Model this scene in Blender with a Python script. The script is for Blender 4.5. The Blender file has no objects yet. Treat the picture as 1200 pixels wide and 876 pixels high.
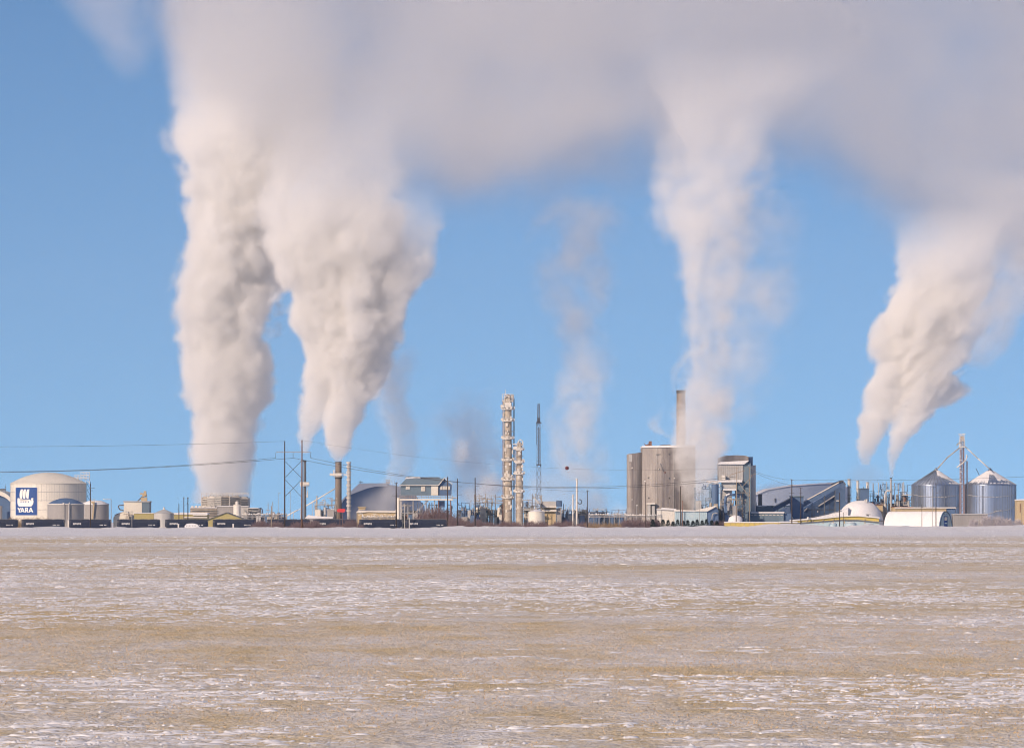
import bpy, bmesh, math, random
from math import radians as R, sin, cos, pi, sqrt
from mathutils import Vector
import numpy as np

scene = bpy.context.scene
COL = scene.collection
# ------------------------------------------------------------------ camera (200 mm lens on a low rise, plant 2.3 km away)
F, HOR, CAMH = 6667.0, 609.5, 3.4
cam_d = bpy.data.cameras.new('camera')
cam_d.sensor_width = 36.0; cam_d.lens = 36.0 * F / 1200.0
cam_d.shift_y = (HOR - 438.0) / 1200.0
cam_d.clip_start = 1.0; cam_d.clip_end = 90000
cam = bpy.data.objects.new('camera', cam_d); COL.objects.link(cam)
cam.location = (0, 0, CAMH); cam.rotation_euler = (R(90), 0, 0)
scene.camera = cam
def X(px, Y): return (px - 600.0) / F * Y
def Z(py, Y): return CAMH + (HOR - py) / F * Y
GZ = -1.2                                # level of the plant yard behind the snow bank
# ------------------------------------------------------------------ light
SUN_EL, SUN_AZ = R(26), R(220)           # behind the camera, to its left
sd = bpy.data.lights.new('sun', 'SUN'); sd.energy = 4.2; sd.angle = R(0.5); sd.color = (1.0, 0.765, 0.56)
sun = bpy.data.objects.new('sun', sd); COL.objects.link(sun)
sdir = Vector((sin(SUN_AZ) * cos(SUN_EL), cos(SUN_AZ) * cos(SUN_EL), sin(SUN_EL)))
sun.rotation_euler = sdir.to_track_quat('Z', 'Y').to_euler()
sun.location = (-300, -300, 300)
w = bpy.data.worlds.new('World'); scene.world = w; w.use_nodes = True
nt = w.node_tree; nt.nodes.clear()
wo = nt.nodes.new('ShaderNodeOutputWorld'); bg = nt.nodes.new('ShaderNodeBackground')
sky = nt.nodes.new('ShaderNodeTexSky'); sky.sky_type = 'NISHITA'; sky.sun_disc = False
sky.sun_elevation = SUN_EL; sky.sun_rotation = SUN_AZ
sky.air_density = 1.6; sky.dust_density = 0.0; sky.ozone_density = 4.0; sky.altitude = 600
tc = nt.nodes.new('ShaderNodeTexCoord')
mp = nt.nodes.new('ShaderNodeMapping'); mp.inputs['Scale'].default_value = (1, 1, 2.0); mp.inputs['Location'].default_value = (0, 0, 0.25)
nt.links.new(tc.outputs['Generated'], mp.inputs['Vector']); nt.links.new(mp.outputs['Vector'], sky.inputs['Vector'])
gam = nt.nodes.new('ShaderNodeGamma'); gam.inputs['Gamma'].default_value = 1.36
nt.links.new(sky.outputs['Color'], gam.inputs['Color']); nt.links.new(gam.outputs['Color'], bg.inputs['Color']); bg.inputs['Strength'].default_value = 0.073
nt.links.new(bg.outputs['Background'], wo.inputs['Surface'])
vs = scene.view_settings; vs.view_transform = 'Standard'; vs.look = 'None'; vs.gamma = 1.0
vs.exposure = 0.15
cyc = scene.cycles
cyc.use_adaptive_sampling = True; cyc.adaptive_threshold = 0.03; cyc.adaptive_min_samples = 8
cyc.use_denoising = True
cyc.max_bounces = 10; cyc.diffuse_bounces = 2; cyc.glossy_bounces = 2; cyc.volume_bounces = 8; cyc.transparent_max_bounces = 16
cyc.filter_width = 1.1; cyc.volume_step_rate = 2.0; cyc.volume_max_steps = 512
rnd = random.Random(7)

# ------------------------------------------------------------------ materials
def mat(name, c, rough=0.7, metal=0.0, c2=None, scale=0.4, amt=0.5, streak=False, bump=0.0, spec=0.3, detail=5.0):
    m = bpy.data.materials.new(name); m.use_nodes = True; t = m.node_tree
    b = t.nodes['Principled BSDF']; b.inputs['Roughness'].default_value = rough; b.inputs['Metallic'].default_value = metal
    b.inputs['Specular IOR Level'].default_value = spec
    if c2 is None: c2 = tuple(v * 0.72 for v in c)
    co = t.nodes.new('ShaderNodeTexCoord'); mpn = t.nodes.new('ShaderNodeMapping')
    mpn.inputs['Scale'].default_value = (scale, scale, scale * (0.08 if streak else 1.0))
    no = t.nodes.new('ShaderNodeTexNoise'); no.inputs['Scale'].default_value = 1.0; no.inputs['Detail'].default_value = detail
    no.inputs['Roughness'].default_value = 0.65
    mr = t.nodes.new('ShaderNodeMapRange'); mr.inputs['From Min'].default_value = 0.35; mr.inputs['From Max'].default_value = 0.68
    mr.inputs['To Max'].default_value = amt
    mx = t.nodes.new('ShaderNodeMix'); mx.data_type = 'RGBA'
    mx.inputs['A'].default_value = (*c, 1); mx.inputs['B'].default_value = (*c2, 1)
    L = t.links.new
    L(co.outputs['Object'], mpn.inputs['Vector']); L(mpn.outputs[0], no.inputs['Vector']); L(no.outputs['Fac'], mr.inputs['Value'])
    L(mr.outputs[0], mx.inputs['Factor']); L(mx.outputs['Result'], b.inputs['Base Color'])
    if bump:
        bp = t.nodes.new('ShaderNodeBump'); bp.inputs['Strength'].default_value = 0.6; bp.inputs['Distance'].default_value = bump
        n2 = t.nodes.new('ShaderNodeTexNoise'); n2.inputs['Scale'].default_value = 2.0; n2.inputs['Detail'].default_value = 4
        L(co.outputs['Object'], n2.inputs['Vector']); L(n2.outputs['Fac'], bp.inputs['Height']); L(bp.outputs[0], b.inputs['Normal'])
    return m
M = dict(
    snow=mat('snow_surface', (.74, .74, .76), .8, c2=(.60, .61, .66), scale=.5, bump=.15),
    crust=mat('snow_crust_ridges', (.88, .88, .89), .8, c2=(.80, .80, .83), scale=1.0),
    white=mat('white_paint', (.72, .70, .66), .5, c2=(.55, .52, .47), scale=.3),
    cream=mat('cream_paint', (.72, .69, .62), .55, c2=(.60, .57, .51), scale=.25, streak=True),
    grey=mat('grey_paint', (.34, .33, .33), .6, c2=(.24, .23, .23), scale=.4, streak=True),
    lgrey=mat('pale_grey_metal', (.46, .46, .46), .55, c2=(.32, .32, .33), scale=.4, streak=True),
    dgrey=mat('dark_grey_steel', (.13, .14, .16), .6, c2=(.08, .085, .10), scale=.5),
    slate=mat('shade_deepened_slate_blue', (.095, .16, .29), .5, c2=(.075, .125, .225), scale=.3, streak=True),  # slate colour, made bluer to carry the blue of shaded faces
    teal=mat('teal_grey_siding', (.15, .215, .28), .55, c2=(.12, .165, .21), scale=.3, streak=True),
    blue=mat('sign_blue', (.022, .075, .27), .45, c2=(.018, .06, .22), scale=.5),
    signwhite=mat('sign_white', (.80, .79, .77), .5, c2=(.74, .73, .71), scale=.5),
    navy=mat('navy_car_paint', (.010, .018, .050), .55, c2=(.020, .025, .045), scale=.6, streak=True),
    letters=mat('faded_white_lettering', (.62, .62, .62), .6, c2=(.30, .32, .38), scale=1.2, amt=.9),
    paleshade=mat('pale_shade_blue_grey', (.36, .42, .53), .7, c2=(.29, .35, .46), scale=.05),  # far hall front: blue of shaded snow put into the colour
    steel=mat('black_steel', (.05, .05, .055), .5),
    wood=mat('weathered_pole_wood', (.055, .038, .032), .85, c2=(.032, .024, .022), scale=1.0, streak=True),
    brownwood=mat('brown_pole_wood', (.20, .105, .06), .85, c2=(.10, .055, .04), scale=1.0, streak=True),
    palewood=mat('pale_pole_wood', (.33, .27, .21), .85, c2=(.22, .18, .15), scale=1.0, streak=True),
    tan=mat('tan_wall', (.50, .40, .25), .7, c2=(.38, .30, .20), scale=.4, streak=True),
    olive=mat('olive_wall', (.40, .35, .16), .7, c2=(.32, .28, .14), scale=.4, streak=True),
    yellow=mat('yellow_wall', (.60, .47, .13), .6, c2=(.46, .37, .13), scale=.5, streak=True),
    concrete=mat('stained_concrete', (.40, .37, .35), .85, c2=(.13, .12, .13), scale=.22, amt=1.0, streak=True, bump=.05),
    stackc=mat('brown_stack_concrete', (.26, .22, .19), .8, c2=(.12, .10, .095), scale=.3, amt=.9, streak=True),
    frosted=mat('frosted_column', (.50, .45, .38), .6, c2=(.26, .22, .19), scale=.55, amt=.9),
    frostsnow=mat('frost_crust', (.72, .69, .65), .8, c2=(.45, .42, .38), scale=1.5),
    rust=mat('rusty_steel', (.27, .15, .11), .75, c2=(.16, .09, .08), scale=.8),
    leg=mat('pinkish_primer_steel', (.33, .22, .21), .7, c2=(.22, .15, .15), scale=.8),
    galv=mat('galvanised_bin_steel', (.46, .52, .62), .34, metal=.9, c2=(.38, .43, .52), scale=.5, spec=.5),
    galvrib=mat('galvanised_rib', (.28, .31, .36), .5, metal=.7, c2=(.24, .27, .31), scale=.5),
    lblue=mat('pale_blue_siding', (.42, .54, .60), .6, c2=(.34, .46, .53), scale=.5, streak=True),
    glass=mat('dark_window_glass', (.03, .045, .07), .15, spec=.6),
    paleglass=mat('pale_window_panel', (.62, .60, .55), .4),
    red=mat('red_panel', (.62, .055, .06), .5),
    redball=mat('dark_red_ball', (.15, .018, .02), .45),
    twig=mat('purple_brown_twigs', (.175, .125, .135), .9, c2=(.11, .08, .095), scale=.6),
    frosttwig=mat('frosted_twigs', (.50, .47, .50), .9, c2=(.28, .25, .29), scale=1.0),
    reed=mat('dry_reed', (.30, .22, .14), .9, c2=(.18, .13, .10), scale=1.0),
    needle=mat('dark_spruce_needles', (.028, .05, .052), .9, c2=(.045, .06, .07), scale=1.0),
    strawm=mat('stubble_straw', (.62, .46, .25), .85, c2=(.34, .24, .14), scale=3.0, amt=.9),
    cable=mat('dull_cable', (.10, .10, .11), .6),
    lamp=mat('lamp_glass', (.75, .74, .70), .3),
)
# ------------------------------------------------------------------ mesh builder
LOOSE_PARTS = {'pipework', 'pipe_bundle', 'steel_frame', 'grey_patch', 'siding_batten', 'cladding_seam', 'cladding_rib', 'wall_girt', 'frost_lumps', 'rooftop_unit', 'roof_snow', 'aeration_hose', 'side_rib', 'lettering', 'reporting_mark'}
class G:
    """collects shapes in world metres; pixel helpers place them at distance Y. build() links ONE mesh object."""
    def __init__(s, Y=2300.0): s.Y = Y; s.v = []; s.f = []; s.sm = []
    def add(s, vs, fs, smooth=False):
        o = len(s.v); s.v.extend(vs); s.f.extend([tuple(i + o for i in f) for f in fs]); s.sm.extend([smooth] * len(fs))
    def box(s, x0, x1, y0, y1, z0, z1):
        s.add([(x0,y0,z0),(x1,y0,z0),(x1,y1,z0),(x0,y1,z0),(x0,y0,z1),(x1,y0,z1),(x1,y1,z1),(x0,y1,z1)],
              [(0,3,2,1),(4,5,6,7),(0,1,5,4),(1,2,6,5),(2,3,7,6),(3,0,4,7)])
    def pbox(s, x0, x1, yt, yb, dep, dy=0.0):
        Y = s.Y; zb = GZ if yb is None else Z(yb, Y)
        s.box(X(x0, Y), X(x1, Y), Y + dy, Y + dy + dep, zb, Z(yt, Y))
    def lathe(s, cx, cy, prof, n=24, smooth=True, a0=0.0, a1=2*pi):
        full = abs(a1 - a0 - 2*pi) < 1e-6; k = n if full else n + 1
        vs = [(cx + r*cos(a0+(a1-a0)*i/n), cy + r*sin(a0+(a1-a0)*i/n), z) for z, r in prof for i in range(k)]
        fs = []
        for j in range(len(prof)-1):
            for i in range(n if full else n):
                i2 = (i+1) % k
                fs.append((j*k+i, j*k+i2, (j+1)*k+i2, (j+1)*k+i))
        s.add(vs, fs, smooth)
    def cyl(s, cx, cy, z0, z1, r0, r1=None, n=20):
        r1 = r0 if r1 is None else r1
        s.lathe(cx, cy, [(z0, r0), (z1, r1)], n)
        if r1 > 1e-4: s.add([(cx + r1*cos(2*pi*i/n), cy + r1*sin(2*pi*i/n), z1) for i in range(n)], [tuple(range(n))])
    def pcyl(s, cx, r, yt, yb=None, dy=0.0, r1=None, n=20):
        Y = s.Y; u = Y / F; zb = GZ if yb is None else Z(yb, Y)
        s.cyl(X(cx, Y), Y + dy, zb, Z(yt, Y), r*u, None if r1 is None else r1*u, n)
    def beam(s, p, q, wd, n=4, w1=None):
        p = Vector(p); q = Vector(q); d = q - p
        if d.length < 1e-6: return
        a = d.normalized(); up = Vector((0, 0, 1)) if abs(a.z) < .95 else Vector((0, 1, 0))
        e = a.cross(up).normalized(); g = a.cross(e)
        w1 = wd if w1 is None else w1; vs = []
        for c, r in ((p, wd/2), (q, w1/2)):
            for i in range(n):
                t = 2*pi*i/n + pi/4; k = r * (1.414 if n == 4 else 1.0)
                vs.append(tuple(c + e*(cos(t)*k) + g*(sin(t)*k)))
        s.add(vs, [(i, (i+1) % n, n+(i+1) % n, n+i) for i in range(n)] + [tuple(range(n))[::-1], tuple(range(n, 2*n))], n > 4)
    def pt(s, x, y, d=0.0): return (X(x, s.Y), s.Y + d, Z(y, s.Y))
    def pbeam(s, a, b, wd, n=4, w1=None):
        a = a if len(a) == 3 else (*a, 0); b = b if len(b) == 3 else (*b, 0); u = s.Y / F
        s.beam(s.pt(*a), s.pt(*b), wd*u, n, None if w1 is None else w1*u)
    def tube(s, pts, r, n=8):
        for a, b in zip(pts[:-1], pts[1:]): s.beam(a, b, 2*r, n)
    def ptube(s, pts, wd, n=8):
        s.tube([s.pt(*(p if len(p) == 3 else (*p, 0))) for p in pts], wd*s.Y/F/2, n)
    def pprism(s, poly, dep, dy=0.0):
        """polygon in pixels (counter-clockwise or not), pushed back DEP metres"""
        Y = s.Y; n = len(poly)
        pts = [(X(x, Y), GZ if y is None else Z(y, Y)) for x, y in poly]
        vs = [(x, Y+dy, z) for x, z in pts] + [(x, Y+dy+dep, z) for x, z in pts]
        s.add(vs, [tuple(range(n)), tuple(range(n, 2*n))[::-1]] + [(i, n+i, n+(i+1) % n, (i+1) % n) for i in range(n)])
    def build(s, name, m, parent=None, kind=None, recalc=True):
        me = bpy.data.meshes.new(name); off = parent.location if parent is not None else Vector((0, 0, 0))
        off = OFF.get(parent.name, off) if parent is not None else off
        me.from_pydata([(x-off[0], y-off[1], z-off[2]) for x, y, z in s.v], [], s.f)
        me.polygons.foreach_set('use_smooth', s.sm)
        if recalc:
            b = bmesh.new(); b.from_mesh(me); bmesh.ops.recalc_face_normals(b, faces=b.faces); b.to_mesh(me); b.free()
        me.materials.append(M[m] if isinstance(m, str) else m)
        o = bpy.data.objects.new(name, me); COL.objects.link(o)
        if parent is not None: o.parent = parent
        OFF[o.name] = Vector(off)
        if kind or name in LOOSE_PARTS: o['kind'] = kind or 'stuff'
        return o
OFF = {}
def tag(o, label, cat, group=None):
    o['label'] = label; o['category'] = cat
    if group: o['group'] = group
    return o
def thing(name, label, cat, px, Y, group=None, z=None):
    o = bpy.data.objects.new(name, None); COL.objects.link(o); o.empty_display_size = 0.5
    o.location = (X(px, Y), Y, GZ if z is None else z); OFF[o.name] = o.location.copy()
    return tag(o, label, cat, group)
def structure(o): o['kind'] = 'structure'; return o
def copy_thing(o, loc, label=None):
    def cp(a, parent):
        c = a.copy(); COL.objects.link(c)
        if parent is not None: c.parent = parent
        for ch in kids.get(a.name, []): cp(ch, c)
        return c
    kids = {}
    for q in list(scene.objects):
        if q.parent is not None: kids.setdefault(q.parent.name, []).append(q)
    c = cp(o, None); c.location = loc
    if label: c['label'] = label
    return c
# ------------------------------------------------------------------ ground: one sheet from behind the camera to the horizon
class VNoise:
    def __init__(s, seed): s.t = np.random.RandomState(seed).rand(256, 256)
    def __call__(s, x, y):
        xi = np.floor(x).astype(int); yi = np.floor(y).astype(int); fx = x - xi; fy = y - yi
        fx = fx*fx*(3-2*fx); fy = fy*fy*(3-2*fy)
        a = s.t[xi % 256, yi % 256]; b = s.t[(xi+1) % 256, yi % 256]; c = s.t[xi % 256, (yi+1) % 256]; d = s.t[(xi+1) % 256, (yi+1) % 256]
        return (a*(1-fx)+b*fx)*(1-fy) + (c*(1-fx)+d*fx)*fy - .5
vn = VNoise(3)
def sstep(a, b, x):
    t = np.clip((x-a)/(b-a), 0, 1); return t*t*(3-2*t)
BANK0, BANK1 = 2085.0, 2215.0
def ground_h(x, y):
    near = sstep(60, 90, y)
    h = vn(x*.35, y*.12)*.05 + vn(x*1.1+9, y*.5)*.025
    h = h + vn(x*.02+40, y*.006)*.25*sstep(300, 900, y)
    strip = sstep(1150, 1350, y)*(1-sstep(2215, 2240, y))
    h = h + strip*(vn(x*.12, y*.03)*.5 + vn(x*.5, y*.1)*.3)
    crest = .78 + vn(x*.05+5, y*0+2)*.7 + vn(x*.2, y*.1+7)*.5 + vn(x*.8, y*.25)*.3 + .85*np.exp(-((x-105)/13.0)**2) + .35*sstep(75, 110, x) 
    h = h + crest*sstep(BANK0, 2180, y)*(1-sstep(2188, BANK1+15, y))
    return h + GZ*sstep(2188, 2240, y)
ys = np.concatenate([np.linspace(-300, 60, 8), np.geomspace(70, 1100, 230), np.linspace(1110, 2080, 90), np.linspace(2085, 2245, 60), np.geomspace(2260, 14000, 30)])
ts = np.concatenate([[-60, -12, -4, -2], np.linspace(-1.25, 1.25, 300), [2, 4, 12, 60]])
YY, TT = np.meshgrid(ys, ts, indexing='ij')
XX = TT*(np.maximum(YY, 60)*.09 + 2)
ZZ = ground_h(XX, YY) * (np.abs(TT) < 3)
ZZ = np.where(np.abs(TT) >= 3, GZ*sstep(2188, 2240, YY), ZZ)
nr, nc = YY.shape
vs_ = np.stack([XX, YY, ZZ], -1).reshape(-1, 3)
idx = np.arange(nr*nc).reshape(nr, nc)
fs_ = np.stack([idx[:-1, :-1], idx[:-1, 1:], idx[1:, 1:], idx[1:, :-1]], -1).reshape(-1, 4)
me = bpy.data.meshes.new('ground'); me.from_pydata(vs_.tolist(), [], fs_.tolist()); me.polygons.foreach_set('use_smooth', [True]*len(fs_))
ground = bpy.data.objects.new('ground', me); COL.objects.link(ground); structure(ground)
def ground_material():
    m = bpy.data.materials.new('snowy_stubble_field'); m.use_nodes = True; t = m.node_tree; L = t.links.new
    b = t.nodes['Principled BSDF']; b.inputs['Roughness'].default_value = .75; b.inputs['Specular IOR Level'].default_value = .2
    co = t.nodes.new('ShaderNodeTexCoord')
    def noise(sx, sy, det, rough=.6, seed=0.0):
        mpn = t.nodes.new('ShaderNodeMapping'); mpn.inputs['Scale'].default_value = (sx, sy, 1); mpn.inputs['Location'].default_value = (seed, seed*1.7, 0)
        n = t.nodes.new('ShaderNodeTexNoise'); n.inputs['Scale'].default_value = 1; n.inputs['Detail'].default_value = det; n.inputs['Roughness'].default_value = rough
        L(co.outputs['Object'], mpn.inputs['Vector']); L(mpn.outputs[0], n.inputs['Vector']); return n.outputs['Fac']
    def ma(op, a, bb=None, c=None, clamp=False):
        n = t.nodes.new('ShaderNodeMath'); n.operation = op; n.use_clamp = clamp
        for i, v in enumerate((a, bb, c)):
            if v is None: continue
            if isinstance(v, (int, float)): n.inputs[i].default_value = v
            else: L(v, n.inputs[i])
        return n.outputs[0]
    def ramp(v, a, bb):
        n = t.nodes.new('ShaderNodeMapRange'); n.interpolation_type = 'SMOOTHSTEP'
        n.inputs['From Min'].default_value = a; n.inputs['From Max'].default_value = bb; L(v, n.inputs['Value']); return n.outputs[0]
    sep = t.nodes.new('ShaderNodeSeparateXYZ'); L(co.outputs['Object'], sep.inputs[0])
    big = noise(.010, .010, 4, .6, 3)            # wind-swept swathes
    mid = noise(.35, .10, 6, .65, 11)            # patches a few metres long
    fine = noise(7.0, 2.2, 6, .75, 5)            # stalk-sized grain
    stub = ma('ADD', ma('MULTIPLY', big, .9), ma('ADD', ma('MULTIPLY', mid, .75), ma('MULTIPLY', fine, .95)))
    # the drift along the road end of the field buried the stubble
    edge = ma('ADD', sep.outputs[1], ma('MULTIPLY', ma('SUBTRACT', mid, .5), 700))
    cov = ma('SUBTRACT', 1.0, ramp(edge, 1050, 1330))
    tanf = ma('MULTIPLY', ramp(stub, 1.0, 1.56), cov)
    # faint tan dust even inside the drift
    tanf = ma('ADD', tanf, ma('MULTIPLY', ramp(ma('ADD', mid, ma('MULTIPLY', big, .5)), .80, .98), .22), clamp=True)
    s1 = t.nodes.new('ShaderNodeMix'); s1.data_type = 'RGBA'
    s1.inputs['A'].default_value = (.93, .93, .94, 1); s1.inputs['B'].default_value = (.74, .74, .77, 1); L(ramp(noise(1.7, .5, 5, .7, 21), .35, .7), s1.inputs['Factor'])
    tn = t.nodes.new('ShaderNodeMix'); tn.data_type = 'RGBA'
    tn.inputs['A'].default_value = (.80, .66, .40, 1); tn.inputs['B'].default_value = (.58, .45, .25, 1); L(ramp(noise(20, 6, 3, .7, 31), .35, .65), tn.inputs['Factor'])
    mx = t.nodes.new('ShaderNodeMix'); mx.data_type = 'RGBA'
    L(tanf, mx.inputs['Factor']); L(s1.outputs['Result'], mx.inputs['A']); L(tn.outputs['Result'], mx.inputs['B'])
    L(mx.outputs['Result'], b.inputs['Base Color'])
    # crust: wind ripples and clods
    bp = t.nodes.new('ShaderNodeBump'); bp.inputs['Strength'].default_value = 1.0; bp.inputs['Distance'].default_value = .2
    L(ma('ADD', ma('MULTIPLY', noise(2.2, 1.2, 5, .7, 41), 1.0), ma('MULTIPLY', noise(.3, .12, 3, .6, 51), 1.6)), bp.inputs['Height']); L(bp.outputs[0], b.inputs['Normal'])
    return m
ground.data.materials.append(ground_material())
# stubble standing in the near part of the field, snow clods between it (masses nobody could count)
def stubble():
    rs = np.random.RandomState(5); n = 200000
    y = 82*np.exp(rs.rand(n)*math.log(420/82.)); x = (rs.rand(n)*2-1)*(y*.092+1)
    p = vn(x*.012+20, y*.012)*1.2 + vn(x*.06, y*.03)*.9 + vn(x*.5, y*.2)*.8
    k = p + (rs.rand(n)-.5)*.9 > -.08; x, y = x[k], y[k]; n = len(x)
    z = ground_h(x, y) - .015; h = (.012 + .035*rs.rand(n))*(1 + .25*(y/420)); wd = .008 + .014*rs.rand(n)*(1+y/300)
    lx = (rs.rand(n)-.5)*h*1.2; ly = (rs.rand(n)-.5)*h; a = rs.rand(n)*pi
    v = np.stack([np.stack([x-wd*np.cos(a), y-wd*np.sin(a), z], -1), np.stack([x+wd*np.cos(a), y+wd*np.sin(a), z], -1), np.stack([x+lx, y+ly, z+h], -1)], 1).reshape(-1, 3)
    me = bpy.data.meshes.new('stubble'); me.vertices.add(3*n); me.vertices.foreach_set('co', v.ravel())
    me.loops.add(3*n); me.loops.foreach_set('vertex_index', np.arange(3*n)); me.polygons.add(n)
    me.polygons.foreach_set('loop_start', np.arange(n)*3); me.update(calc_edges=True)
    me.materials.append(M['strawm']); o = bpy.data.objects.new('stubble', me); COL.objects.link(o); o['kind'] = 'stuff'
stubble()
def snow_clods():
    """thin wind-laid ridges of crusted snow caught between the stubble rows"""
    rs = np.random.RandomState(9)
    base = np.array([(-1, 0, 0), (1, 0, 0), (-.35, -1, 0), (.4, -.9, 0), (-.4, 1, 0), (.3, .9, 0), (-.3, -.2, 1), (.35, .1, .9)])
    bf = np.array([(0, 2, 6), (2, 3, 6), (3, 7, 6), (3, 1, 7), (1, 5, 7), (5, 6, 7), (5, 4, 6), (4, 0, 6)])
    n = 150000; y = 84*np.exp(rs.rand(n)*math.log(1150/84.)); x = (rs.rand(n)*2-1)*(y*.092+1)
    k = vn(x*.03+3, y*.012+8)*1.1 + vn(x*.12, y*.10)*.9 + vn(x*.7, y*1.1)*1.0 + (rs.rand(n)-.5)*.6 > .30; x, y = x[k], y[k]; n = len(x)
    z = ground_h(x, y) - .004; q = 1+y/350
    sx = (.03+.22*rs.rand(n)**3)*q; sy = .03+.10*rs.rand(n)*q; sz = (.007+.020*rs.rand(n)**2)*q**.85
    jit = 1 + .6*(rs.rand(n, len(base), 1)-.5)
    v = base[None]*np.stack([sx, sy, sz], -1)[:, None]*jit + np.stack([x, y, z], -1)[:, None]
    f = (bf[None] + (np.arange(n)*len(base))[:, None, None]).reshape(-1, 3); v = v.reshape(-1, 3); m = len(f)
    me = bpy.data.meshes.new('snow_crust'); me.vertices.add(len(v)); me.vertices.foreach_set('co', v.ravel())
    me.loops.add(3*m); me.loops.foreach_set('vertex_index', f.ravel()); me.polygons.add(m); me.polygons.foreach_set('loop_start', np.arange(m)*3)
    me.update(calc_edges=True); me.materials.append(M['crust'])
    o = bpy.data.objects.new('snow_crust', me); COL.objects.link(o); o['kind'] = 'stuff'
snow_clods()
# ------------------------------------------------------------------ left: big tank with the sign
def seams(cx, cy, r, zs, z0, z1, n, a0=pi, a1=2*pi, t=.10):
    g = G()
    for z in zs: g.lathe(cx, cy, [(z-.09, r), (z-.09, r+t), (z+.09, r+t), (z+.09, r)], 60, True, a0, a1)
    for i in range(n):
        a = a0 + (a1-a0)*(i+.5)/n; x, y = cx+(r+.03)*cos(a), cy+(r+.03)*sin(a)
        g.beam((x, y, z0), (x, y, z1), .07)
    return g
def railing(g, pts, h=1.1, w=.09, step=2.0):
    for a, b in zip(pts[:-1], pts[1:]):
        a = Vector(a); b = Vector(b); L = (b-a).length; k = max(1, int(L/step))
        for f in (.5, 1.0): g.beam(a+Vector((0, 0, h*f)), b+Vector((0, 0, h*f)), w)
        for i in range(k+1):
            p = a.lerp(b, i/k); g.beam(p, p+Vector((0, 0, h)), w)
Yt = 2440.0; U = Yt/F
t = thing('storage_tank', 'huge cream domed storage tank with a blue ship sign on its wall', 'tank', 56.7, Yt)
tcx, tcy, tr = X(56.7, Yt), Yt, 44.3*U; zt = Z(566, Yt)
g = G(Yt); g.lathe(tcx, tcy, [(GZ, tr), (zt, tr)], 96); g.build('wall', 'cream', t)
g = G(Yt); rise = Z(553.3, Yt)-zt
g.lathe(tcx, tcy, [(zt-.25, tr+.25), (zt, tr+.25)] + [(zt + rise*(1-(k/12.)**2), max(.01, (tr+.1)*(k/12.))) for k in range(12, -1, -1)], 96); g.build('roof', 'cream', t)
seams(tcx, tcy, tr, [Z(576.2, Yt), Z(586.3, Yt), Z(597, Yt)], Z(587, Yt), zt-.3, 46).build('plate_seams', 'lgrey', t, kind='stuff')
# sign: built flat in its own pixels, bent round the shell
def bend(g, off):
    out = []
    for x, y, z in g.v:
        d = max(-tr*.99, min(tr*.99, x-tcx)); out.append((x, tcy - sqrt((tr+off)**2 - d*d) + (y-Yt), z))
    g.v = out; return g
SX0, SX1, SY0, SY1 = 20.6, 47.0, 571.1, 603.4
def sign_sheet(x0, x1, y0, y1, dep, n=12):
    g = G(Yt)
    for i in range(n):
        g.pbox(x0+(x1-x0)*i/n, x0+(x1-x0)*(i+1)/n, y0, y1, dep)
    return g
sb = bend(sign_sheet(SX0-.45, SX1+.45, SY0-.5, SY1+.5, .10), .16).build('sign_border', 'signwhite', t)
sg = bend(sign_sheet(SX0, SX1, SY0, SY1, .10), .24).build('sign', 'blue', t)
def zp(x, y): return (x/10.3, 540+y/10.3)          # from the enlarged drawing of the sign
def zpoly(g, pts, dy=-.02):
    # ear-clipped polygon, extruded
    P = [zp(*p) for p in pts]; n = len(P); Y = g.Y
    b = bmesh.new(); f = b.faces.new([b.verts.new((X(x, Y), Y+dy, Z(y, Y))) for x, y in P]); bmesh.ops.triangulate(b, faces=[f])
    xa, xb = min(p[0] for p in P), max(p[0] for p in P); x = xa+1.2
    while x < xb:                                   # sliced so that it can follow the curved shell
        bmesh.ops.bisect_plane(b, geom=b.verts[:]+b.edges[:]+b.faces[:], plane_co=(X(x, Y), 0, 0), plane_no=(1, 0, 0)); x += 1.2
    b.verts.index_update(); vs = [tuple(v.co) for v in b.verts]; k = len(vs)
    rim = [tuple(v.index for v in e.verts) for e in b.edges if len(e.link_faces) == 1]
    g.add(vs + [(x, y+.05, z) for x, y, z in vs], [tuple(v.index for v in q.verts) for q in b.faces] + [(p, q, k+q, k+p) for p, q in rim]); b.free()
for k, (dx, dyk) in enumerate(((0, 0), (40, 0), (82, 0))):
    g = G(Yt); zpoly(g, [(x+dx, y) for x, y in ((286,342),(309,342),(297,362),(289,388),(289,418),(298,453),(278,456),(268,436),(265,408),(269,378),(276,356))])
    bend(g, .30).build('emblem_sail', 'signwhite', sg)
g = G(Yt); zpoly(g, [(238,452),(250,446),(262,452),(266,462),(262,472),(270,482),(274,462),(290,470),(300,462),(314,470),(328,462),(344,470),(358,462),(374,470),(388,462),(404,470),(408,482),(416,474),(410,462),(414,450),(426,445),(440,450),(438,462),(432,466),(441,478),(441,500),(434,522),(418,543),(408,547),(264,547),(252,541),(240,520),(237,500),(240,478),(246,466),(238,462)])
bend(g, .30).build('emblem_hull', 'signwhite', sg)
for x in (285, 314, 345, 377):
    g = G(Yt); zpoly(g, [(x+7.5*cos(a*pi/4), 492+7.5*sin(a*pi/4)) for a in range(8)], -.05)
    bend(g, .32).build('emblem_shield', 'blue', sg)
def stroke(g, a, b, wd):
    ax, ay = a; bx, by = b; d = math.hypot(bx-ax, by-ay); nx, ny = -(by-ay)/d*wd/2, (bx-ax)/d*wd/2
    zpoly(g, [(ax+nx, ay+ny), (bx+nx, by+ny), (bx-nx, by-ny), (ax-nx, ay-ny)])
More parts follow.
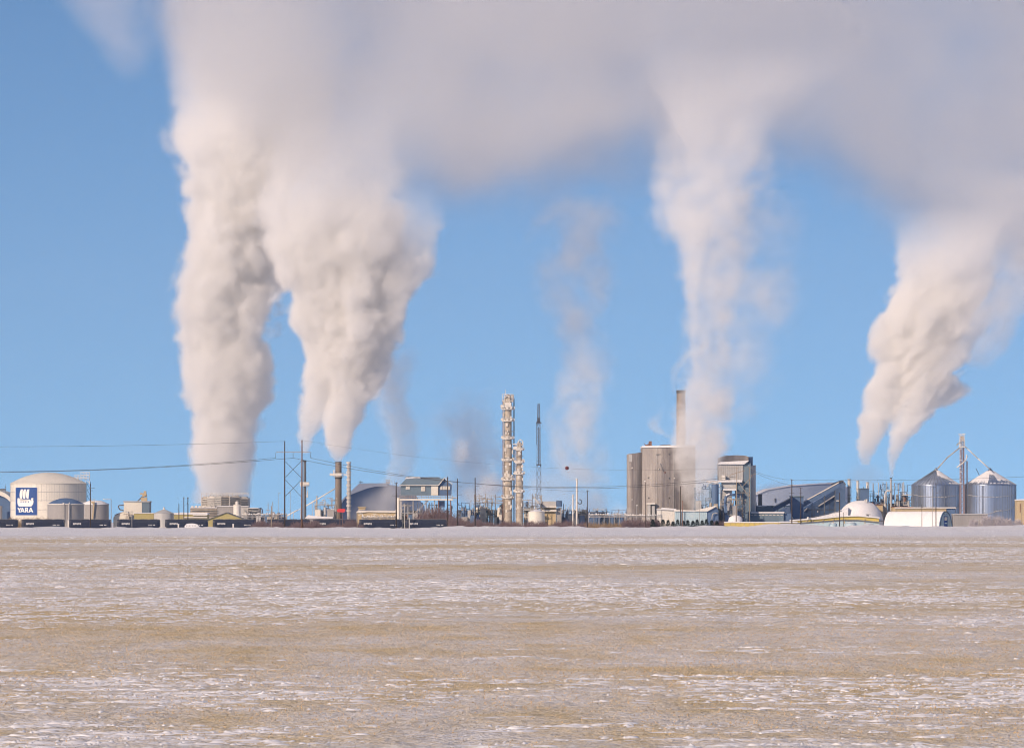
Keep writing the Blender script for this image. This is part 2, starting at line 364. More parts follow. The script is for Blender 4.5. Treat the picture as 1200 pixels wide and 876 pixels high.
LET = {'Y': [((243,563),(262,592)), ((284,563),(262,592)), ((262,588),(262,619))],
       'A': [((281,619),(303,563)), ((325,619),(303,563)), ((292,604),(316,604))],
       'R': [((341,619),(341,562)), ((336,567),(366,567)), ((366,562),(366,594)), ((338,592),(368,592)), ((352,592),(374,619))],
       'A2': [((385,619),(408,563)), ((432,619),(408,563)), ((396,604),(421,604))]}
for k, S in LET.items():
    g = G(Yt)
    for i, (a, b) in enumerate(S): stroke(g, a, b, 13-i*.3)
    bend(g, .30).build('letter', 'signwhite', sg)
# roof platform, stair tower
g = G(Yt); py = 20
for x0, x1, y in ((80, 92, 562.5), (88, 105, 560), (95, 105.5, 556.2)):
    g.pbox(x0, x1, y, y+.7, 3, -2)
    railing(g, [(X(x0, Yt), Yt-2, Z(y, Yt)), (X(x1, Yt), Yt-2, Z(y, Yt))], 1.2, .14, 1.2)
for x in (88, 92, 96, 100, 105): g.pbeam((x, 556, -1), (x, 567, -1), .45)
g.pbeam((96, 556, -1), (105, 566, -1), .4); g.pbeam((88, 560, -1), (100, 566, -1), .4)
g.build('roof_platform', 'frostsnow', t)
g = G(Yt)
for x in (101.2, 105.6): g.pbeam((x, 564, 3), (x, 609, 3), .55)
for k in range(5):
    y = 566+k*7; g.pbox(101, 105.8, y, y+.5, 2.5, 2); g.pbeam((101.2, y, 2), (105.6, y+7, 2), .5)
g.build('stair_tower', 'slate', t)
# smaller tanks in front
Ys = 2350.0; U = Ys/F
t = thing('storage_tank', 'grey tank with a dark slate domed roof standing in front of the big cream tank', 'tank', 77, Ys)
cx, r = X(77, Ys), 21.3*U; zt = Z(590.6, Ys)
g = G(Ys); g.lathe(cx, Ys, [(GZ, r), (zt, r)], 64); g.build('wall', 'grey', t)
g = G(Ys); rise = Z(583.7, Ys)-zt
g.lathe(cx, Ys, [(zt, r+.1)] + [(zt + .15 + rise*(1-(k/10.)**2), max(.01, r*(k/10.))) for k in range(10, -1, -1)], 64); g.build('roof', 'slate', t)
g = G(Ys); g.lathe(cx, Ys, [(zt-.2, r), (zt-.2, r+.25), (zt+.25, r+.25), (zt+.25, r)], 64); g.build('rim', 'frostsnow', t)  # pale colour carries the sunlit line along the roof edge
g = G(Ys)
for x in (75.6, 76.9): g.pbeam((x, 589.5, -r/1-.5), (x, 612, -r-.5), .35)
for k in range(14): g.pbeam((75.6, 590+k*1.5, -r-.5), (76.9, 590+k*1.5, -r-.5), .3)
g.pcyl(82.6, .75, 590, None, dy=-r-.2)
g.build('ladder', 'lgrey', t)
g = G(Ys); g.pcyl(76.2, 1.0, 588.8, 591.2, dy=-r-.3); g.build('vent', 'frostsnow', t)
g = G(Ys); g.pcyl(83, .7, 588.3, 590.6, dy=-r-.1); g.build('vent', 'frostsnow', t)
Y2 = 2385.0; U = Y2/F
t = thing('storage_tank', 'grey tank with a snowy flat cone roof beside the slate roofed tank', 'tank', 112, Y2)
cx, r = X(111.5, Y2), 16*U; zt = Z(590.8, Y2)
g = G(Y2); g.lathe(cx, Y2, [(GZ, r), (zt, r)], 64); g.build('wall', 'grey', t)
g = G(Y2); g.lathe(cx, Y2, [(zt-.1, r+.2), (zt+.2, r+.2), (Z(586.2, Y2), r*.45), (Z(586.0, Y2), .01)], 48); g.build('roof', 'snow', t)
g = G(Y2)
g.pbox(108.3, 112, 587.2, 589.3, 1.5, -r-1.2)
g.pbeam((111.5, 589, -r-.8), (109.3, 612, -r-.8), 1.3); railing(g, [(X(108, Y2), Y2-r-1, Z(587, Y2)), (X(112.5, Y2), Y2-r-1, Z(587, Y2))])
g.build('stair', 'tan', t)
# storage hall cut by the left edge of the picture
Yh = 2480.0
t = thing('storage_hall', 'storage hall with curved cream roof edge at the left edge of the photo', 'hall', 2, Yh)
g = G(Yh); arc = [(-40, 566), (-20, 569), (-6, 573.2), (0, 575), (5, 577), (9, 579.5), (12.5, 583)]
g.pprism(arc + [(x, y+5.2) for x, y in reversed(arc)], 40); g.build('roof', 'cream', t)
g = G(Yh); g.pprism([(-40, 572), (0, 580.5), (5, 582), (11, 587), (11, None), (-40, None)], 34, 2); g.build('wall', 'slate', t)  # dark blue sheet standing in for the shaded open inside
g = G(Yh); g.pcyl(0.5, 3.0, 592.5, None, dy=-3); g.build('vent_tank', 'grey', t)
g = G(Yh); g.pbeam((5.5, 577, 4), (5.2, 566.5, 4), .35); g.pbeam((3.5, 570, 4), (6.5, 570, 4), .3); g.pbox(-2, 5.5, 572.3, 574, 2, 4); g.build('roof_equipment', 'dgrey', t)
# ------------------------------------------------------------------ train
YR = 2300.0
def hopper_car():
    L_, W_, zb, z1 = 17.3, 3.1, -.05, 3.72; cx = 0
    t = bpy.data.objects.new('hopper_car', None); COL.objects.link(t); t.location = (0, YR, GZ); OFF[t.name] = Vector((0, YR, GZ))
    tag(t, 'navy hopper car', 'rail car', 'hopper cars of the train along the field')
    g = G(); prof = [(-.5*W_, .35), (-.5*W_-.06, 1.1), (-.5*W_, 2.6), (-.42*W_, 3.3), (-.25*W_, z1), (.25*W_, z1), (.42*W_, 3.3), (.5*W_, 2.6), (.5*W_+.06, 1.1), (.5*W_, .35)]
    xs = [(-L_/2, .55), (-L_/2+.9, 0), (L_/2-.9, 0), (L_/2, .55)]; n = len(prof); vs = []
    for x, lift in xs:
        for y, z in prof: vs.append((x, YR+y*(1-.12*(lift > 0)), max(z, .35+lift*1.2) if z < 1 else z-lift*.25))
    fs = [(j*n+i, j*n+(i+1) % n, (j+1)*n+(i+1) % n, (j+1)*n+i) for j in range(3) for i in range(n)] + [tuple(range(n)), tuple(range(3*n, 4*n))]
    g.add(vs, fs); g.build('body', 'navy', t)
    g = G()
    for i in range(15):
        x = -L_/2+1.2+i*(L_-2.4)/14; g.box(x-.05, x+.05, YR-W_/2-.16, YR-W_/2+.1, .4, 2.62)
    g.build('side_rib', 'navy', t)
    for i in range(4):
        g = G(); x = -6+i*4; g.box(x-1.5, x+1.5, YR-.5, YR+.5, z1-.02, z1+.22); g.box(x-.1, x+.1, YR-.55, YR+.55, z1+.2, z1+.36); g.build('hatch', 'dgrey', t)
    g = G(); g.box(-L_/2+.2, L_/2-.2, YR-.95, YR-.55, z1-.1, z1+.03); railing(g, [(-L_/2+.3, YR-1.0, z1), (L_/2-.3, YR-1.0, z1)], .35, .05, 2.2); g.build('roof_walkway', 'dgrey', t)
    for s in (-1, 1):
        g = G(); x = s*(L_/2-.25)
        for yy in (-1.3, -.8): g.beam((x, YR+yy, -.2), (x, YR+yy, z1-.5), .06)
        for k in range(8): g.beam((x, YR-1.3, .1+k*.4), (x, YR-.8, .1+k*.4), .05)
        g.build('end_ladder', 'lgrey', t)
        g = G()
        for q in range(3):
            x0 = s*3.2+q*1.9; g.add([(x0-.9, YR-1.2, .4), (x0+.9, YR-1.2, .4), (x0+.9, YR+1.2, .4), (x0-.9, YR+1.2, .4), (x0-.3, YR-.6, -.35), (x0+.3, YR-.6, -.35), (x0+.3, YR+.6, -.35), (x0-.3, YR+.6, -.35)], [(0,1,5,4),(1,2,6,5),(2,3,7,6),(3,0,4,7),(4,5,6,7)])
        bg_ = G(); xb = s*(L_/2-2.2); bg_.box(xb-1.3, xb+1.3, YR-1.15, YR-1.0, -.75, -.35); bg_.box(xb-1.3, xb+1.3, YR+1.0, YR+1.15, -.75, -.35); bg_.box(xb-.3, xb+.3, YR-1.1, YR+1.1, -.7, -.2)
        bo = bg_.build('bogie', 'steel', t)
        for wx in (-.9, .9):
            wg = G()
            for yy in (-.75, .75):
                vs = [(xb+wx+.42*cos(a*pi/8), YR+yy+o_, -.78+.42*sin(a*pi/8)) for o_ in (-.07, .07) for a in range(16)]
                wg.add(vs, [tuple(range(16)), tuple(range(16, 32))] + [(a, (a+1) % 16, 16+(a+1) % 16, 16+a) for a in range(16)])
            wg.beam((xb+wx, YR-.8, -.78), (xb+wx, YR+.8, -.78), .12, 8); wg.build('wheelset', 'steel', bo)
        if s > 0: g.build('discharge_hopper', 'navy', t)
    rs = random.Random(4); g = G(); x = -L_/2+1.9
    for k in range(7):
        wd = rs.uniform(.35, .6); g.box(x, x+wd*.8, YR-W_/2-.19, YR-W_/2-.13, 1.75+rs.uniform(-.1, .2), 2.35+rs.uniform(0, .12)); x += wd
    g.build('lettering', 'letters', t)
    g = G(); x = L_/2-4.6
    for k in range(5):
        g.box(x, x+.35, YR-W_/2-.19, YR-W_/2-.13, 1.3+.1*(k % 2), 1.75); x += .5 if k != 2 else .8
    g.build('reporting_mark', 'letters', t)
    return t
CARS = [(-4, 'navy hopper car cut by the left edge of the photo'),
        (50.5, 'navy hopper car standing in front of the big cream tank with the ship sign'),
        (105.5, 'navy hopper car in front of the snowy roofed grey tank and lamp post'),
        (162.5, 'navy hopper car in front of the cream building with the rooftop conveyor head'),
        (218.7, 'navy hopper car behind the low snow heap, left of the olive gabled shed'),
        (274.5, 'navy hopper car in front of the olive gabled shed'),
        (338, 'navy hopper car half veiled by twigs behind the tall timber pylon'),
        (392, 'navy hopper car half veiled by twigs below the red panel'),
        (446, 'navy hopper car in front of the long tan building, next to the last car'),
        (500, 'last navy hopper car of the train, below the raised teal house')]
base_car = hopper_car()
for i, (px, lab) in enumerate(CARS):
    c = base_car if i == len(CARS)-1 else copy_thing(base_car, (X(px, YR), YR, GZ))
    c.location = (X(px, YR), YR, GZ); c['label'] = lab
g = G()
for yy in (-.75, .75): g.box(-240, 240, YR+yy-.04, YR+yy+.04, GZ-.02, GZ+.02)
structure(g.build('railway_track', 'steel'))
# ------------------------------------------------------------------ cream building with conveyor head, low sheds
Yb = 2400.0
t = thing('plant_building', 'cream windowless block with a conveyor head on its roof', 'building', 160, Yb)
g = G(Yb); g.pbox(145, 166.2, 588.2, None, 14); g.build('wall', 'cream', t)
g = G(Yb); g.pbox(166.2, 174.8, 587.4, None, 13.6, .2); g.build('side_wing', 'teal', t)  # right side of the block, its shade put into a darker colour
g = G(Yb); g.pbox(144.6, 175.2, 586.7, 588.1, 15, -.3); g.build('roof', 'lgrey', t)
g = G(Yb); g.pbox(164.4, 171.4, 582.6, 586.7, 3, 4); g.pbox(166, 171, 578.5, 582, 3, 4.3); g.pbox(163.3, 167.5, 577.3, 579, 2.5, 4.5); g.pbox(167.6, 170.4, 574.9, 578.5, 2.5, 4.4); g.build('conveyor_head', 'tan', t)
g = G(Yb); g.pbeam((160.5, 587, 5), (168.5, 579, 5), 1.3); g.pbeam((166, 583, 4.2), (171, 580, 4.2), .7); g.build('conveyor_leg', 'dgrey', t)
g = G(Yb); g.ptube([(145, 591.5, 3), (138.8, 591.8, 3), (138, 593.5, 3), (139.5, 596.5, 3), (144.5, 598, 3)], 1.3); g.build('duct', 'dgrey', t)
g = G(Yb-12)
g.pprism([(132.8, 606), (135, 603.5), (146, 599.5), (150, 600.5), (150, None), (132.8, None)], 10); g.build('annex', 'cream', t)
g = G(Yb-12); g.pprism([(134, 604), (137, 602), (146, 599.2), (150, 600.2), (150, 599.6), (146, 598.6), (136, 601.8), (133.5, 603.7)], 10, -.1); g.build('snow_cover', 'snow', t)
t = thing('shed', 'low olive shed between the cream block and the small cone roofed tank', 'shed', 170, Yb-20)
g = G(Yb-20); g.pbox(157, 180, 601.2, None, 12); g.build('wall', 'olive', t)
g = G(Yb-20); g.pbox(156.6, 180.4, 600.5, 601.2, 13, -.4); g.build('roof', 'snow', t)
g = G(Yb-20)
for x in (147, 149, 151, 153.5): g.pbeam((x, 601, -4), (x+.6, 608.5, -4), .5)
g.ptube([(145, 602.5, -4), (150, 602, -4), (152, 604.5, -4), (156, 604, -4)], .9); g.pbox(148.5, 152, 604, 608, 3, -5); g.build('pipework', 'frosted', t)
Yq = 2365.0
t = thing('storage_tank', 'small pale grey tank with a low cone roof behind the train', 'tank', 192, Yq)
g = G(Yq); u = Yq/F; cx = X(192, Yq); g.lathe(cx, Yq, [(GZ, 11.7*u), (Z(601, Yq), 11.7*u)], 48); g.build('wall', 'lgrey', t)
g = G(Yq); g.lathe(cx, Yq, [(Z(601.1, Yq), 12*u), (Z(597.2, Yq), 3*u), (Z(596.6, Yq), .01)], 48); g.build('roof', 'lgrey', t)
g = G(Yq); g.pcyl(192.2, 1.5, 594.8, 597.2, r1=1.0); g.pcyl(192.2, .6, 593.8, 594.8); g.build('vent', 'frostsnow', t)
t = thing('shed', 'long olive shed with snow along its roof, behind three short poles', 'shed', 222, Yb)
g = G(Yb); g.pbox(203.5, 243, 602.5, None, 14); g.build('wall', 'olive', t)
g = G(Yb); g.pprism([(203.2, 602.4), (243.5, 602.4), (243, 600.5), (213, 600), (203.5, 600.6)], 15, -.4); g.build('roof', 'snow', t)
g = G(Yb); g.pbox(215, 243, 605.2, 606.6, 1.2, -1.4); g.pbox(226, 243, 602.8, 604, 1.0, -1.2); g.build('pipe_bundle', 'frostsnow', t)
t = thing('shed', 'olive gabled shed right behind the train', 'shed', 266, 2345)
g = G(2345); g.pprism([(242, 609.5), (242, None), (289, None), (289, 609.5), (265.5, 600.7)], 16); g.build('wall', 'olive', t)
g = G(2345); g.pprism([(241, 609.8), (265.5, 600.6), (290, 609.8), (290, 609.2), (265.5, 599.9), (241, 609.2)], 17, -.5); g.build('roof', 'dgrey', t)
t = thing('snow_heap', 'low heap of snow with dark patches against the train', 'snow heap', 224.5, 2262)
g = G(2262); rs = random.Random(2)
g.pprism([(216, None), (216.3, 616), (218.5, 613.6), (221, 613.0), (226, 612.9), (229, 613.5), (231.5, 614.3), (233.2, 617), (233.2, None)], 5); g.build('heap', 'snow', t)
g = G(2262)
for x in (217.8, 221.3, 224.8, 228): g.pbox(x, x+1.5, 615, 616.3, .2, -.05)  # evenly spaced grey blocks on the front of the heap
g.build('grey_patch', 'lgrey', t)
for px, lab in ((209, 'white marker post between hopper cars left of the snow heap'), (273.2, 'white marker post below the olive gabled shed'), (80, 'white post in the gap between two hopper cars under the slate roofed tank')):
    t = thing('marker_post', lab, 'post', px, 2255); g = G(2255); g.pbox(px-.8, px+.8, 614 if px > 90 else 609.5, None, .5); g.build('post', 'frostsnow', t)
    g = G(2255); g.pbox(px-1, px+1, 613.6 if px > 90 else 609.1, 614.3 if px > 90 else 609.8, .7, -.1); g.build('cap', 'snow', t)
# cooling tower bank
Yc = 2480.0
t = thing('cooling_tower', 'frost covered cooling tower bank under the tallest steam plume', 'cooling tower', 262, Yc)
rs = random.Random(12)
for k, (x0, x1, yt) in enumerate(((236, 243, 581.3), (243, 251, 580.3), (251, 259, 579.8), (259, 269, 580), (269, 281, 580.2), (281, 291, 582))):
    g = G(Yc); g.pbox(x0+.15, x1-.15, yt+1.2, None, 16, k*.05); g.build('cell', ('frosted', 'frostsnow', 'lgrey', 'frosted', 'grey', 'grey')[k], t)
    g = G(Yc); g.pcyl((x0+x1)/2, (x1-x0)*.40, yt-.4, yt+1.2, dy=6, r1=(x1-x0)*.36); g.build('fan_stack', 'lgrey', t)
    g = G(Yc)
    for q in range(4):
        yy = yt+2.5+q*2.7; g.pbox(x0+.5, x1-.5, yy, yy+1.1, .5, -.5)
    g.build('louvre', 'white' if k < 3 else 'dgrey', t)
g = G(Yc)
railing(g, [(X(236, Yc), Yc-.4, Z(580.5, Yc)), (X(291, Yc), Yc-.4, Z(580.8, Yc))], 1.3, .16, 2.2)
for x in (236, 243, 251, 259, 269): g.pbeam((x, 580, -.7), (x, 604, -.7), .5)
for x0, x1 in ((236, 243), (251, 243), (251, 259)): g.pbeam((x0, 582, -.8), (x1, 596, -.8), .45)
g.build('frame', 'frostsnow', t)
for x0, x1, yt, m, lab in ((223, 254, 594.2, 'frosted', 'frost covered low pipe deck left of the cooling tower'),
                           (254.5, 273.6, 592.3, 'grey', 'plain grey box building in front of the cooling tower'),
                           (282.4, 291, 592.5, 'lgrey', 'small pale box building right of the white silo'),
                           (291.5, 305, 594.6, 'dgrey', 'small dark box building with a bent duct, right of the cooling tower')):
    t = thing('plant_building', lab, 'building', (x0+x1)/2, Yc-25)
    g = G(Yc-25); g.pbox(x0, x1, yt+.8, None, 10); g.build('wall', m, t)
    g = G(Yc-25); g.pbox(x0-.3, x1+.3, yt, yt+.8, 11, -.4); g.build('roof', 'snow', t)
    if x0 == 223:
        g = G(Yc-25)
        for k in range(7): x = 224+k*4.2; g.pbox(x, x+2.6, yt-rs.uniform(.8, 2.6), yt+.2, 3, 1)
        g.build('rooftop_unit', 'frostsnow', t)
        g = G(Yc-25)
        for k in range(4): yy = 596.5+k*2.5; g.ptube([(223, yy, -1), (254, yy+.4, -1)], .7)
        g.build('pipework', 'dgrey', t)
    if x0 == 291.5:
        g = G(Yc-25); g.ptube([(303, 595.5, -1), (306, 595, -1), (307.6, 597, -1), (307.6, 603, -1)], 1.4); g.build('duct', 'slate', t)
t = thing('silo', 'narrow white silo with a stepped top in front of the cooling tower', 'silo', 277.7, Yc-35)
g = G(Yc-35); g.pcyl(277.7, 4.3, 591.5, None); g.build('body', 'white', t)
g = G(Yc-35); g.pcyl(277.7, 4.4, 590.6, 591.5, r1=2.4); g.pcyl(277.7, 1.9, 588, 590.6); g.pcyl(277.7, 2.1, 587, 588, r1=1.2); g.build('cap', 'white', t)
def pipe_rack(x0, x1, y, Y, lab, m='frostsnow', nb=None, legs='grey', seed=1, lines=3, below=None):
    t = thing('pipe_rack', lab, 'pipe rack', (x0+x1)/2, Y); rs = random.Random(seed)
    for k in range(lines):
        g = G(Y); yy = y+k*1.35; g.ptube([(x0, yy, k), (x1, yy+rs.uniform(-.3, .3), k)], rs.uniform(.6, 1.0)); g.build('pipe', m if k != 1 else 'lgrey', t)
    g = G(Y); n = nb or max(2, int((x1-x0)/6))
    for i in range(n+1):
        x = x0+(x1-x0)*i/n; g.pbeam((x, y-.6, -.5), (x, None if False else 621, -.5), .55); g.pbeam((x, y-.6, 3.5), (x, 621, 3.5), .55); g.pbeam((x, y+.6, -.5), (x, y+.6, 3.5), .6)
    g.build('support_frame', legs, t)
    g = G(Y)
    for i in range(int((x1-x0)/2.6)):
        x = x0+2.6*i+rs.uniform(0, 1); g.pbox(x, x+rs.uniform(.6, 1.8), y-rs.uniform(.4, 1.9), y+.1, 1.2, rs.uniform(-.4, 2))
    g.build('snow_cover', 'snow', t)
    return t
pipe_rack(283, 336, 602.5, 2390, 'long snow topped pipe rack between the olive gabled shed and the timber pylon', seed=3)
# ------------------------------------------------------------------ stacks and process units
Yk = 2420.0
def platform_ring(g, cx, r_in, r_out, y, Y, hy=3.0, a0=0, a1=2*pi):
    u = Y/F; x = X(cx, Y); z = Z(y, Y)
    g.lathe(x, Y, [(z-.35, r_in*u), (z-.35, r_out*u), (z, r_out*u), (z, r_in*u)], 20, False, a0, a1)
    n = 10
    for f in (.5, 1): g.lathe(x, Y, [(z+hy*u*f-.06, r_out*u-.05), (z+hy*u*f-.06, r_out*u+.05), (z+hy*u*f+.06, r_out*u+.05), (z+hy*u*f+.06, r_out*u-.05)], 20, False, a0, a1)
    for i in range(n): a = a0+(a1-a0)*i/n; p = (x+r_out*u*cos(a), Y+r_out*u*sin(a)); g.beam((*p, z), (*p, z+hy*u), .12)
t = thing('smokestack', 'slim dark steel smokestack behind the brown pole of the pylon', 'smokestack', 357.2, Yk)
g = G(Yk); g.pcyl(357.2, 1.9, 541, None, r1=1.55); g.build('shaft', 'dgrey', t)
g = G(Yk); g.pcyl(357, 2.2, 539, 541); g.build('rim', 'steel', t)
g = G(Yk); platform_ring(g, 357, 1.8, 5.4, 568.3, Yk, 3.6); g.pbox(351.8, 362.4, 564.8, 568, .3, -1.9); g.build('platform', 'frostsnow', t)
g = G(Yk); g.pcyl(360.3, 1.0, 575, 581.5, dy=-1, r1=.5); g.pcyl(360.3, 1.0, 581.5, 582.6, dy=-1, n=10); g.pbeam((360.3, 575, -1), (360.3, 568, -1), .3); g.build('hanging_shroud', 'frostsnow', t)
t = thing('smokestack', 'thick grey brown smokestack with a frosted ring platform', 'smokestack', 396.8, Yk)
g = G(Yk); g.pcyl(396.6, 3.9, 541.3, None, r1=3.7, n=28); g.build('shaft', 'stackc', t)
g = G(Yk); platform_ring(g, 396.8, 3.7, 6.2, 557.6, Yk, 3.8); g.pbox(386.5, 400.5, 554.4, 557.2, .3, -2.3); g.pbox(390.6, 392.2, 550.5, 554.4, .5, -2.2); g.build('platform', 'frostsnow', t)
g = G(Yk); g.pcyl(396.7, 4.3, 558.2, 560.8, n=24); g.build('band', 'steel', t)
g = G(Yk); g.pcyl(396.6, 3.95, 540.7, 541.6, n=24); g.build('rim', 'dgrey', t)
t = thing('smokestack', 'thin frost spotted smokestack right of the thick grey brown one', 'smokestack', 408.6, Yk-6)
g = G(Yk-6); g.pcyl(408.7, 2.1, 541, None, r1=1.9); g.build('shaft', 'lgrey', t)
g = G(Yk-6); rs = random.Random(4)
for k in range(12):
    y = 541.5+k*5+rs.uniform(-1, 1); a = rs.uniform(pi, 2*pi); platform_ring(g, 408.7, 1.9, 2.5+rs.uniform(0, .4), y+1, Yk-6, 1.0)
g.pbeam((410.9, 543, 0), (410.9, 600, 0), .35); g.pbox(403, 407, 555.2, 556.6, .6, -.5); g.build('frosted_ring', 'frostsnow', t)
t = thing('conveyor', 'thin white sloping conveyor tube rising towards the thick smokestack', 'conveyor', 365, Yk+25)
g = G(Yk+25); g.pbeam((336, 604.2), (349, 597.2), 1.5, 8); g.build('lower_tube', 'white', t)
g = G(Yk+25); g.pbeam((358.5, 592.5), (393, 572), 1.4, 8); g.pbeam((349, 597.4), (358.5, 592.4), .7, 6); g.build('upper_tube', 'white', t)
g = G(Yk+25)
for x, y in ((344, 601), (352, 596), (366, 589), (380, 581)): g.pbeam((x, y), (x, 621), .5)
g.build('support_leg', 'lgrey', t)
def process_unit(x0, x1, y0, Y, lab, seed, cat='process unit', steel='dgrey', accents=('frosted', 'lgrey', 'cream'), floors=None, depth=14, vessels=4, pipes=8, yb=612, stacks=2, haze=None):
    """open steel frame with decks, vessels and pipe runs, as far refinery units look"""
    t = thing('process_unit', lab, cat, (x0+x1)/2, Y); rs = random.Random(seed)
    nx = max(2, int((x1-x0)/4.2)); fl = floors or max(2, int((yb-y0)/7.0)); xs = [x0+(x1-x0)*i/nx for i in range(nx+1)]
    tops = [y0+rs.uniform(0, (yb-y0)*.45) for _ in xs]; tops[rs.randrange(len(tops))] = y0
    g = G(Y)
    for x, yt in zip(xs, tops):
        for d in (0, depth): g.pbeam((x, yt, d), (x, 621, d), .55)
    for k in range(fl):
        y = yb-(k+.8)*(yb-y0)/fl
        for i in range(nx):
            if max(tops[i], tops[i+1]) < y+3:
                g.pbeam((xs[i], y, 0), (xs[i+1], y, 0), .55); g.pbeam((xs[i], y, 0), (xs[i], y, depth), .5)
                if rs.random() < .5: g.pbeam((xs[i], y, -.1), (xs[i+1], y+(yb-y0)/fl, -.1), .35)
    g.build('steel_frame', steel, t)
    xa = x0
    while xa < x1-3:                                   # closed housings at the back of the frame
        xb = min(x1, xa+rs.uniform(4, 9)); g = G(Y); g.pbox(xa+.3, xb-.3, y0+(yb-y0)*rs.uniform(.3, .65), None, 4, depth-4+rs.uniform(0, 1)); g.build('rear_housing', rs.choice((steel, 'dgrey', 'slate', 'teal')), t); xa = xb
    for k in range(fl):
        y = yb-(k+.8)*(yb-y0)/fl; a = rs.randrange(nx); b = min(nx, a+rs.choice((1, 2, 3)))
        if max(tops[a:b+1]) > y+4: continue
        g = G(Y); g.pbox(xs[a]-.4, xs[b]+.4, y-.3, y+.3, depth+1, -.6); railing(g, [(X(xs[a], Y), Y-.6, Z(y, Y)), (X(xs[b], Y), Y-.6, Z(y, Y))], 1.1, .12, 2)
        g.build('platform', rs.choice(('frostsnow', 'frosted', 'lgrey')), t)
    for k in range(vessels+3):
        x = rs.uniform(x0+1.5, x1-1.5); r = rs.uniform(.9, 2.0); y = rs.uniform(y0+(yb-y0)*.25, yb-7); h = rs.uniform(4, 8); g = G(Y); d = rs.uniform(1, depth-3)
        g.pcyl(x, r, y, y+h, dy=d-depth*.5*(k % 2)); u = Y/F; g.lathe(X(x, Y), Y+d-depth*.5*(k % 2), [(Z(y, Y), r*u), (Z(y-.6*r, Y), r*u*.6), (Z(y-.8*r, Y), .01)], 14)
        g.build('vessel', rs.choice(accents), t)
    for k in range(5):
        x = rs.uniform(x0, x1-5); y = rs.uniform(yb-(yb-y0)*.62, yb-4); g = G(Y); g.pbox(x, x+rs.uniform(3, 7), y, None, 5, -1-k*.7); g.build('equipment_box', rs.choice(accents+('slate',)), t)
    g = G(Y)
    for k in range(pipes+8):
        x = rs.uniform(x0, x1); y = rs.uniform(y0+2, yb-3); d = rs.uniform(-1.2, depth); p = [(x, y, d)]
        for j in range(4):
            if j % 2: y = min(yb+2, max(y0, y+rs.uniform(-9, 9)))
            else: x = min(x1+1, max(x0-1, x+rs.uniform(-9, 9)))
            p.append((x, y, d))
        g.ptube(p, rs.uniform(.4, .8), 6)
    g.build('pipework', accents[0], t)
    for k in range(stacks):
        x = rs.uniform(x0+1, x1-1); g = G(Y); g.pcyl(x, rs.uniform(.35, .7), y0-rs.uniform(0, 3), 608, dy=depth*.5, n=10); g.build('vent_pipe', rs.choice(('lgrey', 'frosted')), t)
    return t
process_unit(369, 393, 583, 2395, 'open pipe and vessel frame between the dark stack and the thick grey stack', 21, steel='grey', accents=('frosted', 'cream', 'lgrey'), vessels=6, pipes=12)
t = thing('plant_building', 'small square grey hut left of the red panel', 'building', 387, 2370)
g = G(2370); g.pbox(383.3, 391.2, 597.2, None, 8); g.build('wall', 'grey', t)
g = G(2370); g.pbox(382.9, 391.6, 596.4, 597.2, 9, -.4); g.build('roof', 'frostsnow', t)
t = thing('snow_roof_shed', 'low shed under a thick snow roof right of the brown pole', 'shed', 368, 2365)
g = G(2365); g.pbox(359, 389, 606.4, None, 9); g.build('wall', 'grey', t)
g = G(2365); g.pprism([(357.5, 606.6), (361, 602.8), (366, 604), (374, 604.6), (390, 605.4), (390, 607), (357.5, 607)], 10, -.5); g.build('snow_cover', 'snow', t)
t = thing('red_panel', 'red panel on two thin posts below the thick smokestack', 'sign', 399, 2245)
g = G(2245); g.pprism([(394.5, 597.2), (397, 595.6), (404.4, 595.9), (404.8, 598.4), (403, 600), (395.4, 599.6)], .25); g.build('panel', 'red', t)
for x in (398.3, 401.6):
    g = G(2245); g.pbeam((x, 596.5, .3), (x, 621, .3), .45); g.build('post', 'rust', t)
# snow capped storage hall
Yd = 2560.0
t = thing('storage_hall', 'big slate blue storage hall with a snow covered ridge behind the thin smokestack', 'hall', 440, Yd)
g = G(Yd)
ridge = [(398, 592), (402, 585.5), (411, 576), (421, 567), (453, 567), (470, 570), (486, 580), (496, 592)]
g.pprism(ridge + [(500, None), (394, None)], 30); g.build('wall', 'slate', t)  # the front's blue shade is part of this colour
g = G(Yd); g.pprism([(396, 592.5), (401, 585.2), (411, 575.4), (421, 566), (454, 565.8), (454, 569.2), (440, 569.8), (430, 572), (420, 575.8), (409, 580), (403, 585.5), (399, 592)], 31, -.7); g.build('snow_cover', 'snow', t)
g = G(Yd); g.pbox(452.2, 457.2, 563.4, 566.4, 4, -1); g.pbeam((452, 562.2, -1), (457.5, 562.2, -1), 1); g.pbeam((456.6, 562, -1), (456.6, 567, -1), .5); g.build('ridge_house', 'white', t)
g = G(Yd); g.pbox(420, 425, 564.3, 565, 2, 4); g.pbeam((422, 562.6, 4), (422, 566, 4), .5); g.build('ridge_vent', 'grey', t)
Ye = 2390.0
t = thing('plant_building', 'long low tan building with a snow dusted roof in front of the slate storage hall', 'building', 443, Ye)
g = G(Ye); g.pbox(418, 465, 599, None, 10); g.build('wall', 'tan', t)
g = G(Ye); g.pprism([(417, 600.5), (420, 597.4), (430, 598), (462, 598.3), (465, 596), (466, 599.4), (465, 600.4), (430, 599.6), (424, 600.8)], 11, -.6); g.build('roof', 'frostsnow', t)
g = G(Ye); g.pbox(420, 428, 594.3, 597, 5, 2); g.pbox(419, 429, 593.6, 594.4, 6, 1.6); g.build('penthouse', 'tan', t)
g = G(Ye); rs = random.Random(8)
for k in range(9):
    x = 420+k*5; g.ptube([(x, 605+rs.uniform(-3, 2), -1.5), (x+rs.uniform(2, 5), 604+rs.uniform(-3, 3), -1.5), (x+rs.uniform(2, 6), 609, -1.5)], .7, 6)
